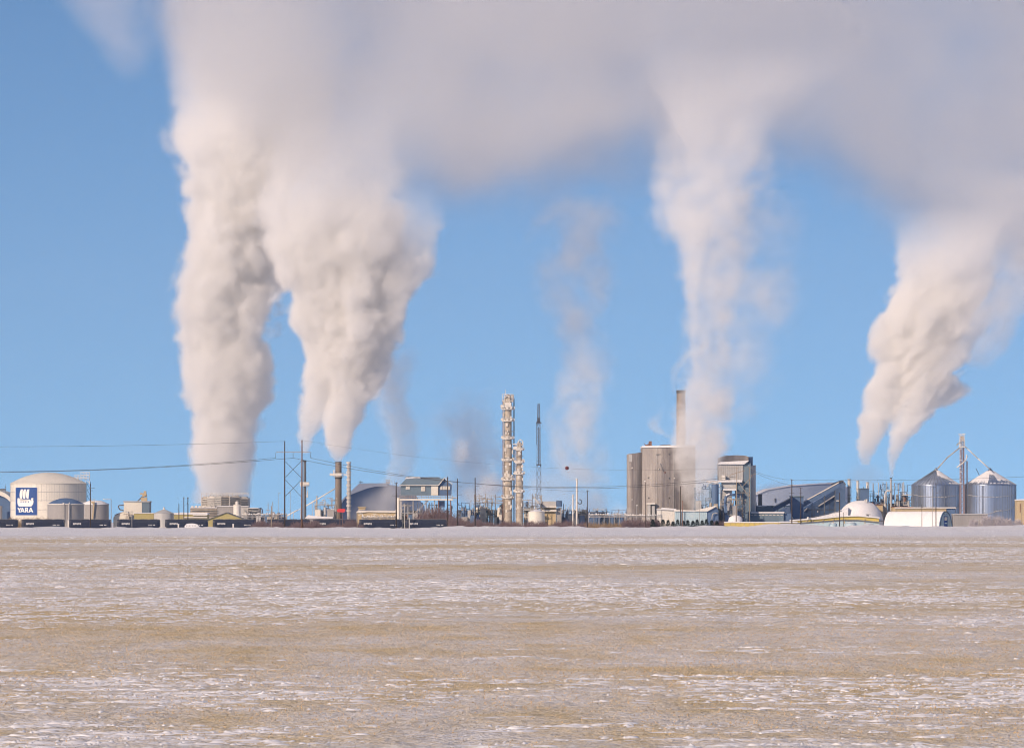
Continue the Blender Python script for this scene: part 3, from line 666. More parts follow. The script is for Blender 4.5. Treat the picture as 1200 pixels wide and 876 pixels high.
g.build('pipework', 'cream', t)
pipe_rack(424, 463, 605.2, 2340, 'low snow topped pipe rack along the train in front of the tan building', seed=9, lines=2)
# raised house
Yh2 = 2370.0
t = thing('raised_building', 'teal sided house raised high on steel legs with a railed deck', 'building', 498, Yh2)
g = G(Yh2); g.pbox(469.5, 513.6, 568, 580.2, 14); g.build('front_wall', 'teal', t)
g = G(Yh2); g.pprism([(513.7, 580.2), (513.7, 568), (520.5, 560.6), (529.2, 567.5), (528.6, 580.2)], 13.4, .35); g.build('gable_end', 'slate', t)
g = G(Yh2); g.pprism([(468.2, 568.6), (476, 560.6), (520.8, 560), (514, 568.2)], 15, -.5); g.build('roof', 'teal', t)
g = G(Yh2); g.pprism([(468, 568.9), (514.2, 568.7), (521, 560.2), (530, 567.6), (530, 566.8), (521, 559.2), (513.6, 567.9), (468.2, 568.1)], 16, -.9); g.build('eave_trim', 'frostsnow', t)
g = G(Yh2); g.pprism([(474, 561.2), (476.5, 558.6), (492, 558.2), (493, 559.9), (480, 560.6)], 12, 1); g.build('roof_snow', 'snow', t)
g = G(Yh2); g.pbox(492, 515, 558.6, 560.2, 6, 5); g.build('ridge_monitor', 'dgrey', t)
for x0, x1, y0, y1 in ((476, 480, 569.7, 572.8), (494, 498, 569.8, 575)):
    g = G(Yh2); g.pbox(x0-.4, x1+.4, y0-.4, y1+.4, .3, -.22); f_ = g.build('window', 'white', t)
    g = G(Yh2); g.pbox(x0, x1, y0, y1, .2, -.34); g.build('pane', 'paleglass', f_)
g = G(Yh2); g.pbox(505.3, 513.4, 568.9, 580, .3, -.28); g.build('door', 'cream', t)
for k in range(4):
    g = G(Yh2); x = 515.8+k*3; g.pbox(x, x+2.6, 569.4, 573.6, .3, .06); g.build('window', 'paleglass', t)
g = G(Yh2); g.pbox(468.5, 530.5, 584.2, 586, 17, -2.6); g.build('deck', 'cream', t)
g = G(Yh2); z = Z(584.2, Yh2); railing(g, [(X(468.5, Yh2), Yh2-2.5, z), (X(530.5, Yh2), Yh2-2.5, z)], 1.35, .16, 1.0); g.build('deck_railing', 'frosted', t)
g = G(Yh2); g.pbox(529, 536, 582.2, 583.6, 5, -1); g.pbeam((532, 583, -1), (532, 590, -1), .5); g.build('side_landing', 'frostsnow', t)
for x in (469.5, 484, 499, 509, 514, 528):
    for d in (-1.6, 12.0):
        g = G(Yh2); g.pbeam((x, 586, d), (x, 621, d), .9); g.build('leg', 'lgrey' if x < 510 else 'rust', t)
g = G(Yh2)
g.pbeam((502, 586.5, -1.7), (487, 600, -1.7), 1.0); g.pbeam((470, 601, -1.7), (485, 601, -1.7), .8); g.pbeam((470, 592, -1.7), (485, 592, -1.7), .7); g.pbeam((484, 601.3, -1.7), (528, 601.3, -1.7), .6)
g.build('brace', 'grey', t)
g = G(Yh2); g.pbox(513, 521, 586.5, 594, 6, 1); g.build('chute', 'slate', t)
g = G(Yh2)
for x in (474, 478, 489, 492, 495, 503, 506): g.pcyl(x, .5, 588.5, None, dy=3, n=8)
g.build('pipework', 'lgrey', t)
g = G(Yh2); g.pcyl(466.8, 1.6, 583, None, dy=2); g.build('downpipe', 'cream', t)
# ------------------------------------------------------------------ columns
def column(cx, r, segs, y0, Y, lab, decks, seed, crown):
    t = thing('distillation_column', lab, 'column', cx, Y); rs = random.Random(seed); u = Y/F
    pr = [(GZ, segs[0][1]*u)]
    for (yb, rr), nxt in zip(segs, segs[1:]+[None]):
        pr.append((Z(yb, Y), rr*u))
        if nxt: pr.append((Z(yb-1.2, Y), nxt[1]*u))
    pr += [(Z(y0-.8*segs[-1][1], Y), segs[-1][1]*u*.6), (Z(y0-segs[-1][1], Y), .01)]
    g = G(Y); g.lathe(X(cx, Y), Y, pr, 28); g.build('shell', 'frosted', t)
    g = G(Y)
    for k in range(9):
        y = y0+(606-y0)*(k+.5)/9; rr = max(q[1] for q in segs)*1.02; z = Z(y, Y); g.lathe(X(cx, Y), Y, [(z-.12, rr*u*.9), (z-.12, rr*u), (z+.12, rr*u), (z+.12, rr*u*.9)], 24)
    g.build('insulation_band', 'grey', t)
    for y, ro in decks:
        g = G(Y); platform_ring(g, cx, r*.95, ro, y, Y, 3.2); 
        for q in range(5): a = pi+pi*(q+.3)/5; g.box(X(cx, Y)+ro*u*cos(a)-.5, X(cx, Y)+ro*u*cos(a)+.5, Y+ro*u*sin(a)-.1, Y+ro*u*sin(a)+.1, Z(y, Y), Z(y-rs.uniform(1, 3), Y))
        g.build('platform', 'frostsnow', t)
    g = G(Y); crown(g); g.build('crown', 'frostsnow', t)
    g = G(Y)
    for s, wd in ((-1, .8), (-.45, .7)):
        x = cx+s*r*1.15; g.ptube([(x, y0+2, -r*u*.8), (x, 606, -r*u*.8)], wd)
    g.build('riser_pipe', 'frosted', t)
    g = G(Y); x = cx-r*1.45
    for o_ in (-.5, .5): g.pbeam((x+o_, y0+1, -.3), (x+o_, 608, -.3), .35)
    for k in range(int((606-y0)/1.5)): g.pbeam((x-.5, y0+1+k*1.5, -.3), (x+.5, y0+1+k*1.5, -.3), .28)
    g.build('caged_ladder', 'rust', t)
    g = G(Y)
    for k in range(46):
        a = pi + rs.random()*pi; y = rs.uniform(y0, 600); rr = (r*1.05+rs.uniform(0, .5))*u; x = X(cx, Y)+rr*cos(a); yy = Y+rr*sin(a); s = rs.uniform(.15, .5); zz = Z(y, Y)
        g.box(x-s, x+s, yy-.3, yy+.3, zz-s*1.6, zz+s*1.6)
    g.build('frost_lumps', 'frostsnow', t, kind='stuff')
    return t
Yl = 2400.0
def crown1(g):
    for x in (588.6, 591, 594, 597.5, 600.2): g.pbeam((x, 461.5, -1.5), (x, 470, -1.5), .55)
    for y in (462, 465.5, 469.6): g.pbeam((588.4, y, -1.6), (600.4, y, -1.6), .6)
    g.pbeam((592.4, 456.5), (592.4, 464), .4); g.pbeam((588.5, 474), (586.6, 476), 1.4); g.pbox(587.2, 590.5, 474.5, 477.5, 1.5, -2.5); g.pbox(598.5, 602.3, 462, 468.5, 1.2, -1)
    g.ptube([(591.5, 466, -2), (594.5, 463.5, -2), (598, 466, -2)], 1.2); g.pbox(591.3, 599, 471.5, 477.5, .6, -2.4)
column(595.3, 4.3, [(560, 5.0), (520, 4.6), (492, 4.3), (466, 4.2)], 466, Yl, 'tallest distillation column, frosted cream with railed platforms and a crown of railings', ((479, 7.2), (492.8, 7.0), (513.5, 6.8), (539, 6.6), (562, 6.8), (583, 6.4)), 5, crown1)
def crown2(g):
    g.ptube([(607.2, 521, -1), (607.6, 516.6, -1), (609.5, 514.8, -1), (612, 516, -1), (612.4, 522, -1)], 1.1)
    for x in (606, 609.5, 613): g.pbeam((x, 517.5, -1.4), (x, 525, -1.4), .5)
    g.pbox(601.5, 606, 523, 526.5, 1, -1.6); g.pbeam((601, 520), (607, 520.5), 1.2)
column(608.7, 3.2, [(585, 4.4), (556, 4.3), (546, 3.1), (520, 3.0)], 520, Yl-8, 'shorter distillation column with a wider lower half, right of the tallest one', ((526.5, 5.4), (541.5, 5.2), (555, 6.0), (576, 5.8)), 6, crown2)
t = thing('pipe_riser', 'dark vertical pipe between the two distillation columns', 'pipe', 602.2, Yl+4)
g = G(Yl+4); g.pcyl(602.3, .65, 467, None, n=10); g.build('pipe', 'dgrey', t)
g = G(Yl+4)
for y in (479, 505, 531, 557, 583): g.pbox(598, 603.2, y, y+.8, .8, -.4)
g.build('clamp', 'frostsnow', t)
# lattice mast
Ym = 2520.0
t = thing('lattice_mast', 'slender lattice mast in the steam right of the distillation columns', 'mast', 631.4, Ym)
def lattice(g, cx, y0, y1, w0, w1, step, wd, Y, dd=0):
    u = Y/F; n = max(2, int((y1-y0)/step)); C_ = ((-1, -1), (1, -1), (1, 1), (-1, 1))
    P = lambda k, i: (X(cx, Y)+C_[i][0]*(w0+(w1-w0)*k/n)*u/2, Y+dd+C_[i][1]*(w0+(w1-w0)*k/n)*u/2, Z(y0+(y1-y0)*k/n, Y))
    for k in range(n):
        for i in range(4):
            g.beam(P(k, i), P(k+1, i), wd*u); g.beam(P(k, i), P(k, (i+1) % 4), wd*u*.7)
            g.beam(P(k, i), P(k+1, (i+1) % 4), wd*u*.7)
g = G(Ym); lattice(g, 631.5, 545, 621, 4.6, 5.2, 9, .55, Ym); g.build('lower_frame', 'grey', t)
g = G(Ym); lattice(g, 631.3, 498, 545, 3.6, 4.4, 4.5, .45, Ym); g.pcyl(631.5, .7, 500, 545, n=10); g.build('middle_frame', 'lgrey', t)
g = G(Ym); lattice(g, 631.2, 473, 498, 2.0, 3.4, 3.5, .6, Ym); g.pcyl(631.2, 1.5, 489, 495, n=10); g.build('upper_frame', 'grey', t)
g = G(Ym); g.pbeam((628.6, 494), (628.6, 521), .5); g.pbox(628, 634.5, 494.5, 496, 2, -1); g.pbox(628.5, 634.5, 543.5, 545, 2, -1); g.build('side_ladder', 'grey', t)
# units between house and grain tower
process_unit(286, 334, 596, 2452, 'low pipe frame behind the snow topped pipe rack left of the pylon', 41, steel='grey', accents=('lgrey', 'frosted', 'slate'), stacks=2)
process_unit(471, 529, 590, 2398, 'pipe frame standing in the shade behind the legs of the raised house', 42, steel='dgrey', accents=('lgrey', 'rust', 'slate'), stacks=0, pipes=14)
process_unit(691, 738, 596, 2470, 'low bluish pipe frame left of the stained concrete tower', 43, steel='slate', accents=('slate', 'lgrey', 'grey'), stacks=2)
process_unit(536, 560, 588, 2450, 'low bluish pipe frame between the raised house and the distillation columns', 31, steel='slate', accents=('slate', 'lgrey', 'grey'), stacks=1)
process_unit(557, 590, 579, 2405, 'frost covered pipe frame at the foot of the tallest distillation column', 33, accents=('frosted', 'frostsnow', 'cream'), vessels=6, pipes=14)
process_unit(614, 634, 580, 2425, 'pipe frame right of the shorter distillation column', 35, accents=('frosted', 'lgrey', 'slate'), vessels=4, pipes=10)
t = thing('storage_tank', 'small cream tank with a snowy cone roof at the foot of the columns', 'tank', 628.7, 2360)
u = 2360/F; g = G(2360); g.lathe(X(628.7, 2360), 2360, [(GZ, 9.6*u), (Z(599, 2360), 9.6*u)], 40); g.build('wall', 'cream', t)
g = G(2360); g.lathe(X(628.7, 2360), 2360, [(Z(599.2, 2360), 10.1*u), (Z(596.8, 2360), 2*u), (Z(596.5, 2360), .01)], 40); g.build('roof', 'snow', t)
t = thing('plant_building', 'layered pale building with a dark box on it, behind the small cream tank', 'building', 646, 2430)
g = G(2430); g.pbox(634, 651.5, 587, 593.5, 10); g.build('upper_wall', 'lgrey', t)
g = G(2430); g.pbox(633, 652, 592.6, 594.6, 12, -1); g.pbox(635, 652, 597, 599, 12, -1); g.build('snow_ledge', 'frostsnow', t)
g = G(2430); g.pbox(634.5, 651.5, 594.6, None, 10, .6); g.build('lower_wall', 'tan', t)
g = G(2430); g.pbox(652, 658.6, 586, 593.6, 9, .5); g.build('dark_box', 'slate', t)
g = G(2430); g.pbox(652, 658, 595, None, 8, 1); g.build('side_wing', 'grey', t)
g = G(2430); g.pbeam((626, 583, -1.5), (638, 597, -1.5), 1.0); g.build('conveyor', 'cream', t)
process_unit(656, 688, 590, 2440, 'dark pipe frame below the two slim white vent stacks', 37, steel='slate', accents=('lgrey', 'frosted', 'slate'), vessels=4, pipes=10, stacks=0)
for cx, r, yt, lab in ((671.4, .75, 580, 'shorter slim white vent stack left of the ringed one'), (676, 1.05, 561, 'taller slim white vent stack beside the dark ring shaped duct')):
    t = thing('vent_stack', lab, 'vent stack', cx, 2425); g = G(2425); g.pcyl(cx, r, yt, None, n=12); g.build('shaft', 'white', t)
    g = G(2425); g.pcyl(cx, r*1.35, yt-.6, yt+1, n=12); g.pcyl(cx, r*1.5, 596, 598, n=12); g.build('collar', 'frostsnow', t)
    if r > 1:
        g = G(2425); g.ptube([(679.4+2.3*cos(a*pi/8-1.9), 587.6+2.6*sin(a*pi/8-1.9), 0) for a in range(14)], 1.0, 8); g.build('ring_duct', 'dgrey', t)
    else:
        g = G(2425); g.pbeam((671.4, 578.2), (671.4, 580), .3); g.build('tip', 'frostsnow', t)
pipe_rack(690, 738, 602.6, 2400, 'snow topped pipe rack between the vent stacks and the stained grey tower', seed=5, lines=3)
t = thing('plant_building', 'low dark roofed building behind the pipe rack left of the stained grey tower', 'building', 694, 2500)
g = G(2500); g.pbox(681, 709, 600.5, None, 10); g.build('wall', 'slate', t); g = G(2500); g.pbox(680, 710, 599.4, 600.5, 11, -.5); g.build('roof', 'dgrey', t)
# ------------------------------------------------------------------ stained grey tower building
Yg = 2400.0; u = Yg/F
t = thing('grain_tower', 'massive stained concrete tower with curved faces, half hidden by steam', 'tower', 775, Yg)
g = G(Yg)
arcp = [(752.2 + (815-752.2)*k/16, -9*sin(pi*k/16)*u) for k in range(17)]
def curved(g, arc, yt0, yt1, dep, yb=None):
    Y = g.Y; n = len(arc); zb = GZ if yb is None else Z(yb, Y)
    front = [(X(x, Y), Y+d) for x, d in arc]; ring = front + [(front[-1][0], Y+dep), (front[0][0], Y+dep)]
    m = len(ring); top = [Z(yt0+(yt1-yt0)*min(1, i/(n-1.0)), Y) for i in range(n)] + [Z(yt1, Y), Z(yt0, Y)]
    g.add([(x, y, zb) for x, y in ring] + [(x, y, z) for (x, y), z in zip(ring, top)], [(i, (i+1) % m, m+(i+1) % m, m+i) for i in range(m)] + [tuple(range(m))[::-1], tuple(range(m, 2*m))])
curved(g, arcp, 524.4, 523.2, 24); g.build('main_wall', 'concrete', t)
g = G(Yg); curved(g, [(735.5+(753-735.5)*k/8, 2-4*sin(pi*k/8)*u) for k in range(9)], 531.8, 529.6, 20); g.build('side_wall', 'concrete', t)
g = G(Yg); curved(g, [(x, d-.5) for x, d in arcp], 522.4, 521.0, 25, 524.2); g.build('roof_snow', 'snow', t)
for x0 in (769.5, 789.5):
    g = G(Yg)
    for q in range(3): pass
    i = min(range(17), key=lambda k: abs(arcp[k][0]-x0)); d = arcp[i][1]
    g.pbox(x0-.25, x0+.25, 525, 607, .5, d-.35); g.build('wall_rib', 'lgrey', t)
for x, y, m in ((784, 532, 'dgrey'), (784, 560, 'dgrey'), (760, 559.5, 'dgrey'), (784, 583, 'dgrey'), (760, 583, 'dgrey'), (779, 553.5, 'rust'), (772, 549.5, 'lgrey'), (741, 548, 'white'), (741, 585, 'lgrey'), (790, 560, 'white')):
    if x < 752: d = 2-4*sin(pi*(x-735.5)/17.5)*u
    else: d = -9*sin(pi*(x-752.2)/62.8)*u
    g = G(Yg); g.pcyl(x, .8, y-.75, y+.75, dy=d-.1, n=10); g.build('wall_vent', m, t)
g = G(Yg); g.pbox(737, 741.2, 532.5, 541, .3, 2-4*sin(pi*.2)*u-.3); g.build('pale_panel', 'lgrey', t)
g = G(Yg); d = -9*sin(pi*.28)*u-.4; g.pbox(768.5, 775, 532, 532.7, .3, d); g.pbeam((773.5, 543, d-.6), (777, 552.5, d-1), .5); g.build('wall_pipe', 'dgrey', t)
g = G(Yg); g.pbeam((755.3, 519.3, 3), (757.5, 522.6, 3), .9); g.pbeam((757.4, 522.3, 3), (762.5, 517.3, 3), .9); g.pbox(760.5, 764, 516.6, 521.8, 2, 3); g.pbox(757, 761.5, 520.6, 523, 2.5, 3); g.build('roof_spout', 'rust', t)
g = G(Yg); g.pprism([(770, 522), (776, 520.8), (786, 520.4), (786, 522)], 3, 3); g.build('roof_hatch', 'dgrey', t)
g = G(Yg); g.pbox(757.5, 767.6, 589, 590.8, 4, -13*u); g.build('entrance_canopy', 'frostsnow', t)
g = G(Yg); g.pbox(758.5, 762, 591, None, 3, -12*u); g.pbox(763.5, 767, 592.5, None, 3, -12*u); g.build('entrance_wall', 'lgrey', t)
t = thing('smokestack', 'tall brown concrete smokestack rising behind the stained tower', 'smokestack', 798, Yg+40)
g = G(Yg+40); g.pcyl(798, 5.6, 457.6, None, r1=5.2, n=28); g.build('shaft', 'stackc', t)
g = G(Yg+40); g.pcyl(798, 5.45, 457, 460.5, n=28); g.build('rim', 'steel', t)
g = G(Yg+40)
for y in (480, 503): g.pcyl(798, 5.65, y, y+1.2, n=28)
g.build('hoop', 'dgrey', t)
t = thing('plant_building', 'small low white snow roofed building at the foot of the stained tower', 'building', 783, 2375)
g = G(2375); g.pbox(770, 774.5, 596, None, 6); g.pbox(774.6, 792, 597.6, None, 7, .3); g.build('wall', 'white', t)
g = G(2375); g.pprism([(769.5, 596.4), (775, 596), (776, 594.4), (792.5, 595.8), (792.5, 597.7), (776, 597), (769.5, 597)], 8, -.4); g.build('roof', 'snow', t)
pipe_rack(733, 776, 603.6, 2360, 'snow dusted pipe rack at the foot of the stained tower', seed=14, lines=2)
# pale blue shed
Yp = 2350.0
t = thing('shed', 'pale blue shed with a sloping white roof in front of the stained tower', 'shed', 815, Yp)
g = G(Yp); g.pbox(791.5, 828.5, 598.4, None, 12); g.build('front_wall', 'lblue', t)
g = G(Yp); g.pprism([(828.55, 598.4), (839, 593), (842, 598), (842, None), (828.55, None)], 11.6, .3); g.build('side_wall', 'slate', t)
g = G(Yp); g.pprism([(790.5, 598.8), (791, 597), (815, 597.6), (839.5, 592), (839.5, 593.2), (829, 598.8)], 13, -.7); g.build('roof', 'white', t)
for x in (797.5, 801.5):
    g = G(Yp); g.pbox(x, x+1.6, 600, None, .2, -.15); g.build('door', 'teal', t)
g = G(Yp)
for k in range(16): g.pbox(792.5+k*2.25, 792.65+k*2.25, 599, None, .1, -.09)
g.build('siding_batten', 'lblue', t)
g = G(Yp); g.ptube([(834, 608, -.8), (835, 602, -.8), (838, 600.6, -.8), (841, 601.5, -.8)], 1.2); g.build('vent_duct', 'lgrey', t)
# stepped mill
Yv = 2385.0
t = thing('mill_building', 'tall stepped grey mill with snowy ledges and a round tower on its right', 'building', 860, Yv)
g = G(Yv); g.pprism([(843, 545), (843, 536), (850, 533.6), (862, 532.8), (874, 533.2), (878, 534.5), (878, 545)], 12, 8); g.build('top_wall', 'concrete', t)
g = G(Yv); g.pcyl(879, 4.9, 534.6, 545, dy=14); g.build('top_turret', 'slate', t)
g = G(Yv); g.pbox(842.5, 871, 543, 563, 18); g.build('upper_wall', 'lgrey', t)
g = G(Yv); g.pbox(871.1, 880, 541.6, None, 17, .4); g.build('side_wall', 'teal', t)  # shaded right face, darkened by colour
g = G(Yv); g.pcyl(881.6, 5.6, 544.5, None, dy=12, n=32); g.build('round_tower', 'lgrey', t)
for x0, x1, y in ((829, 869.5, 562), (846.5, 863, 571.8)):
    g = G(Yv); g.pprism([(x0, y+2.8), (x0+1, y+.6), (x1, y), (x1, y+2.8)], 22 if y < 570 else 24, -3 if y < 570 else -5); g.build('snow_ledge', 'snow', t)
g = G(Yv); g.pprism([(840.5, 543.8), (844, 541), (878, 539.3), (872, 543.8)], 20, -.8); g.build('snow_roof', 'snow', t)
g = G(Yv); g.pbox(847, 862.6, 564.9, 571.7, 19, -1.4); g.build('middle_wall', 'lgrey', t)
g = G(Yv); g.pbox(846.8, 857.5, 574.8, None, 19, -2.6); g.build('lower_wall', 'lgrey', t)
g = G(Yv); g.pbox(863, 871, 564.9, None, 16, -.6); g.build('recess_wall', 'teal', t)
g = G(Yv); g.pbox(845.8, 849.8, 556.6, 562, 3, -2.6); g.build('roof_box', 'white', t)
g = G(Yv)
for k in range(13): g.pbox(843.5+k*2.15, 843.75+k*2.15, 544, 561.9, .12, -.11)
g.build('cladding_seam', 'grey', t)
process_unit(815, 846, 566, 2368, 'tall pipe frame between the pale blue shed and the stepped mill', 51, steel='teal', accents=('slate', 'lgrey', 'frosted'), vessels=6, pipes=14, floors=5, stacks=0)
g = None
t = thing('filter_tower', 'blue grey silo column with a white pipe on its edge, left of the stepped mill', 'silo', 839, 2366)
g = G(2366); g.pcyl(838, 4.2, 567, None, n=24); g.build('body', 'slate', t)
g = G(2366); g.pcyl(838, 4.3, 566.2, 567, r1=2); g.build('cap', 'frostsnow', t)
g = G(2366); g.ptube([(829, 570, -2), (830, 566, -2), (836, 565, -2), (843, 566.5, -2), (843.6, 572, -2), (843.6, 604, -2)], .8); g.build('pipe', 'white', t)
process_unit(846, 873, 580, 2358, 'tangle of white elbow pipes below the stepped mill', 53, steel='slate', accents=('frosted', 'slate', 'lgrey'), vessels=8, pipes=20, floors=3, stacks=0)
g = G(2357)
t = thing('pipe_bend', 'big curved duct with a white shoulder below the stepped mill', 'duct', 855, 2357)
g.ptube([(850.5, 606), (849.5, 590), (850.5, 582), (854, 579.4), (862, 579.5), (866, 582)], 3.2, 12); g.build('duct', 'slate', t)
g = G(2357); g.ptube([(850.8, 580.5, -1), (853, 579, -1), (855.5, 578.6, -1)], 2.2, 8); g.build('snow_cover', 'snow', t)
# grey sheds and conveyors to the right
Yw = 2390.0
t = thing('shed', 'long blue grey shed with a snow roof behind the three legged timber pylon', 'shed', 895, Yw)
g = G(Yw); g.pbox(873, 918.5, 601, None, 14); g.build('wall', 'teal', t)
g = G(Yw); g.pbox(872.4, 919, 599.3, 601, 15, -.5); g.build('roof', 'snow', t)
g = G(Yw)
for k in range(10): g.pbox(875+k*4.4, 878+k*4.4, 602.6, 603.4, .2, -.15)
g.build('window_strip', 'frostsnow', t)
g = G(Yw); g.pbox(918.6, 928, 601.5, None, 12, 1); g.build('end_wall', 'slate', t)
t = thing('plant_building', 'block with a rounded snow cap and a short dark stack right of the mill', 'building', 886, Yw+30)
g = G(Yw+30); g.pbox(873.5, 886.5, 589.6, None, 9); g.build('left_wall', 'slate', t)
g = G(Yw+30); g.pprism([(873, 590), (874.5, 588.2), (881, 587.4), (886.5, 588.6), (887, 590)], 10, -.6); g.build('snow_cap', 'snow', t)
g = G(Yw+30); g.pbox(887, 906.5, 592.8, None, 9, .6); g.build('right_wall', 'teal', t)
g = G(Yw+30); g.pbox(887, 898.6, 591.8, 593, 9.5, .2); g.build('snow_ledge', 'snow', t)
g = G(Yw+30); g.pcyl(891.4, 2.4, 578.6, 593, dy=5); g.build('stack', 'dgrey', t)
g = G(Yw+30); g.pcyl(876.5, 1.5, 598.3, 601, dy=-2); g.build('red_fan', 'rust', t)
t = thing('snow_heap', 'rounded snow heap left of the long blue grey shed', 'snow heap', 861, 2340)
g = G(2340); g.lathe(X(862, 2340), 2340, [(Z(611, 2340), 9*.35), (Z(606, 2340), 7.6*.35), (Z(603.8, 2340), 4*.35), (Z(603.2, 2340), .01)], 18); g.build('heap', 'snow', t)
g = G(2340); g.pcyl(862, 9.2, 610.8, None); g.build('base', 'lgrey', t)
def gallery(pts, wd, Y, lab, m='slate', snow=True):
    t = thing('conveyor_gallery', lab, 'conveyor', pts[0][0], Y)
    (x0, y0), (x1, y1) = pts; g = G(Y); g.pprism([(x0, y0+wd/2), (x0, y0-wd/2), (x1, y1-wd/2), (x1, y1+wd/2)], 4); g.build('housing', m, t)
    g = G(Y); g.pprism([(x0, y0-wd/2+.1), (x0, y0-wd/2-1.0), (x1, y1-wd/2-1.0), (x1, y1-wd/2+.1)], 4.4, -.2); g.build('roof_snow', 'frostsnow', t)
    for f in (.25, .6, .9):
        x, y = x0+(x1-x0)*f, y0+(y1-y0)*f+wd/2; g = G(Y); g.pbeam((x, y, .6), (x-1, 621, .6), .7); g.pbeam((x, y, 3.4), (x+1, 621, 3.4), .7); g.build('trestle', 'dgrey', t)
    return t
gallery(((906, 597), (929, 585)), 5.2, 2420, 'lower blue conveyor gallery climbing right to the square transfer tower')
gallery(((941.5, 591), (983, 568.4)), 5.6, 2425, 'upper blue conveyor gallery climbing from the transfer tower to the storage barn')
t = thing('transfer_tower', 'square slate blue transfer tower between the two conveyor galleries', 'tower', 934, 2415)
g = G(2415); g.pbox(926.5, 941.6, 582, None, 8); g.build('wall', 'slate', t)
g = G(2415); g.pbox(925.8, 942.3, 580.8, 582, 9, -.5); g.build('roof', 'teal', t)
g = G(2415); g.pprism([(910, 600), (919, 594.5), (925, 594), (927, 603), (930, 607), (926, 607.5), (921, 600), (914, 603)], 1.5, -1.5); g.build('snow_slide', 'snow', t)
Yx = 2445.0
t = thing('storage_barn', 'large slate blue storage barn with a tall peaked tower at its right end', 'barn', 962, Yx)
g = G(Yx); g.pprism([(942, None), (942, 596.5), (982.9, 573), (982.9, None)], 26); g.build('wall', 'slate', t)
g = G(Yx); g.pprism([(978.5, None), (978.5, 567), (987.5, 563.8), (990.4, 568), (990.4, 587), (993.5, 590), (993.5, None)], 22, -2.2); g.build('tower_wall', 'slate', t)
g = G(Yx); g.pprism([(977, 567.4), (977, 566.2), (987.5, 562.4), (991.2, 567.6), (990.2, 568.2), (987.3, 563.6)], 23, -2.8); g.build('tower_roof', 'dgrey', t)
g = G(Yx); g.pprism([(958, 592.5), (977.5, 580), (978.4, 581), (960, 592.8)], 1.2, -1.4); g.pprism([(942, 598), (945.5, 594.6), (946.2, 595.6), (942.5, 599)], 1.2, -1.2); g.build('snow_strip', 'frostsnow', t)
g = G(Yx)
for x in (948, 954, 960, 966, 972): g.pbox(x, x+.3, 596-(x-948)*.5, 609, .2, -.18)
g.pbox(943, 978, 596.5, 597.2, .25, -.25); g.build('wall_girt', 'dgrey', t)
g = G(Yx); g.pbox(957.5, 958.8, 598, 600, .3, -.35); g.pbox(979.5, 983, 585.8, 587.2, .6, -2.9); g.build('wall_lamp', 'lamp', t)
Yf = 2950.0
t = thing('storage_hall', 'long pale snow roofed hall far behind the conveyor galleries', 'hall', 940, Yf)
g = G(Yf); g.pprism([(884, 580), (900, 573), (926, 568.8), (960, 566.5), (985, 566), (994, 572), (996, 592), (884, 592)], 60); g.build('end_wall', 'paleshade', t)  # front tinted blue-grey to look shaded
g = G(Yf); g.pprism([(884, 580.6), (900, 573.6), (926, 569.4), (960, 567), (985, 566.6), (994, 572.4), (994, 571.2), (985, 565.2), (960, 565.7), (926, 568), (900, 572.2), (884, 579.2)], 62, -1); g.build('roof', 'snow', t)
g = G(Yf); g.pbox(885, 995, 592, None, 58, .8); g.build('wall', 'teal', t)
g = G(Yf); g.pcyl(908.2, .8, 583.5, 588, dy=-.5); g.build('roof_vent', 'dgrey', t)
g = G(Yf); g.pbox(970.5, 983.5, 564.8, 566.2, 6, 5); g.build('ridge_vent', 'grey', t)
# yellow walls, low buildings
t = thing('barrier_wall', 'bright yellow low wall at the foot of the timber pylon', 'wall', 880, 2260)
g = G(2260); g.pbox(849, 914, 612.2, None, 1.0); g.build('panel', 'yellow', t)
g = G(2260); g.pbox(848.6, 914.4, 611, 612.2, 1.5, -.2); g.build('coping', 'snow', t)
g = G(2260)
for k in range(12): g.pbox(850+k*5.6, 850.4+k*5.6, 612.3, None, .2, -.15)
g.build('post', 'tan', t)
t = thing('shed', 'low olive shed right of the yellow wall', 'shed', 922, 2275)
g = G(2275); g.pbox(914.6, 934, 612.2, None, 8); g.build('wall', 'olive', t); g = G(2275); g.pbox(914, 934.6, 610.6, 612.2, 9, -.4); g.build('roof', 'snow', t)
t = thing('loading_shed', 'long low building with a yellow band in front of the snow dome', 'shed', 985, 2330)
g = G(2330); g.pprism([(928, None), (928, 609.6), (960, 607.5), (985, 604.8), (1005, 604), (1030, 606.4), (1030, None)], 12); g.build('wall', 'yellow', t)
g = G(2330); g.pprism([(927, 610), (960, 607.9), (985, 605.3), (1005, 604.6), (1031, 607), (1031, 605.8), (1005, 603.2), (985, 604), (960, 606.6), (927, 608.8)], 14, -.7); g.build('roof', 'snow', t)
g = G(2330); g.pprism([(927.5, None), (927.5, 612.2), (985, 608.8), (1005, 608.6), (1030.5, 611), (1030.5, None)], 5, -.35); g.build('lower_wall', 'lblue', t)
g = G(2330); g.pprism([(928, 612.6), (985, 608.6), (1005, 608.8), (1030, 611.2), (1030, 612.6), (1005, 610.2), (985, 610), (928, 614)], .6, -.7); g.build('canopy', 'dgrey', t)
g = G(2330)
for x in (938, 945, 952, 964, 976, 989, 1013): g.pbox(x, x+1, 607.6, 613, .4, -.5)
g.build('door', 'tan', t)
g = G(2330); g.pbox(1015, 1020.6, 602.2, 603, 2, 2); g.pbox(1016, 1018.5, 603, 605, 1.5, 2); g.build('roof_vent', 'dgrey', t)
g = G(2330); g.pcyl(946.5, 1.2, 605.5, 608.6, dy=-2); g.build('tank', 'white', t)
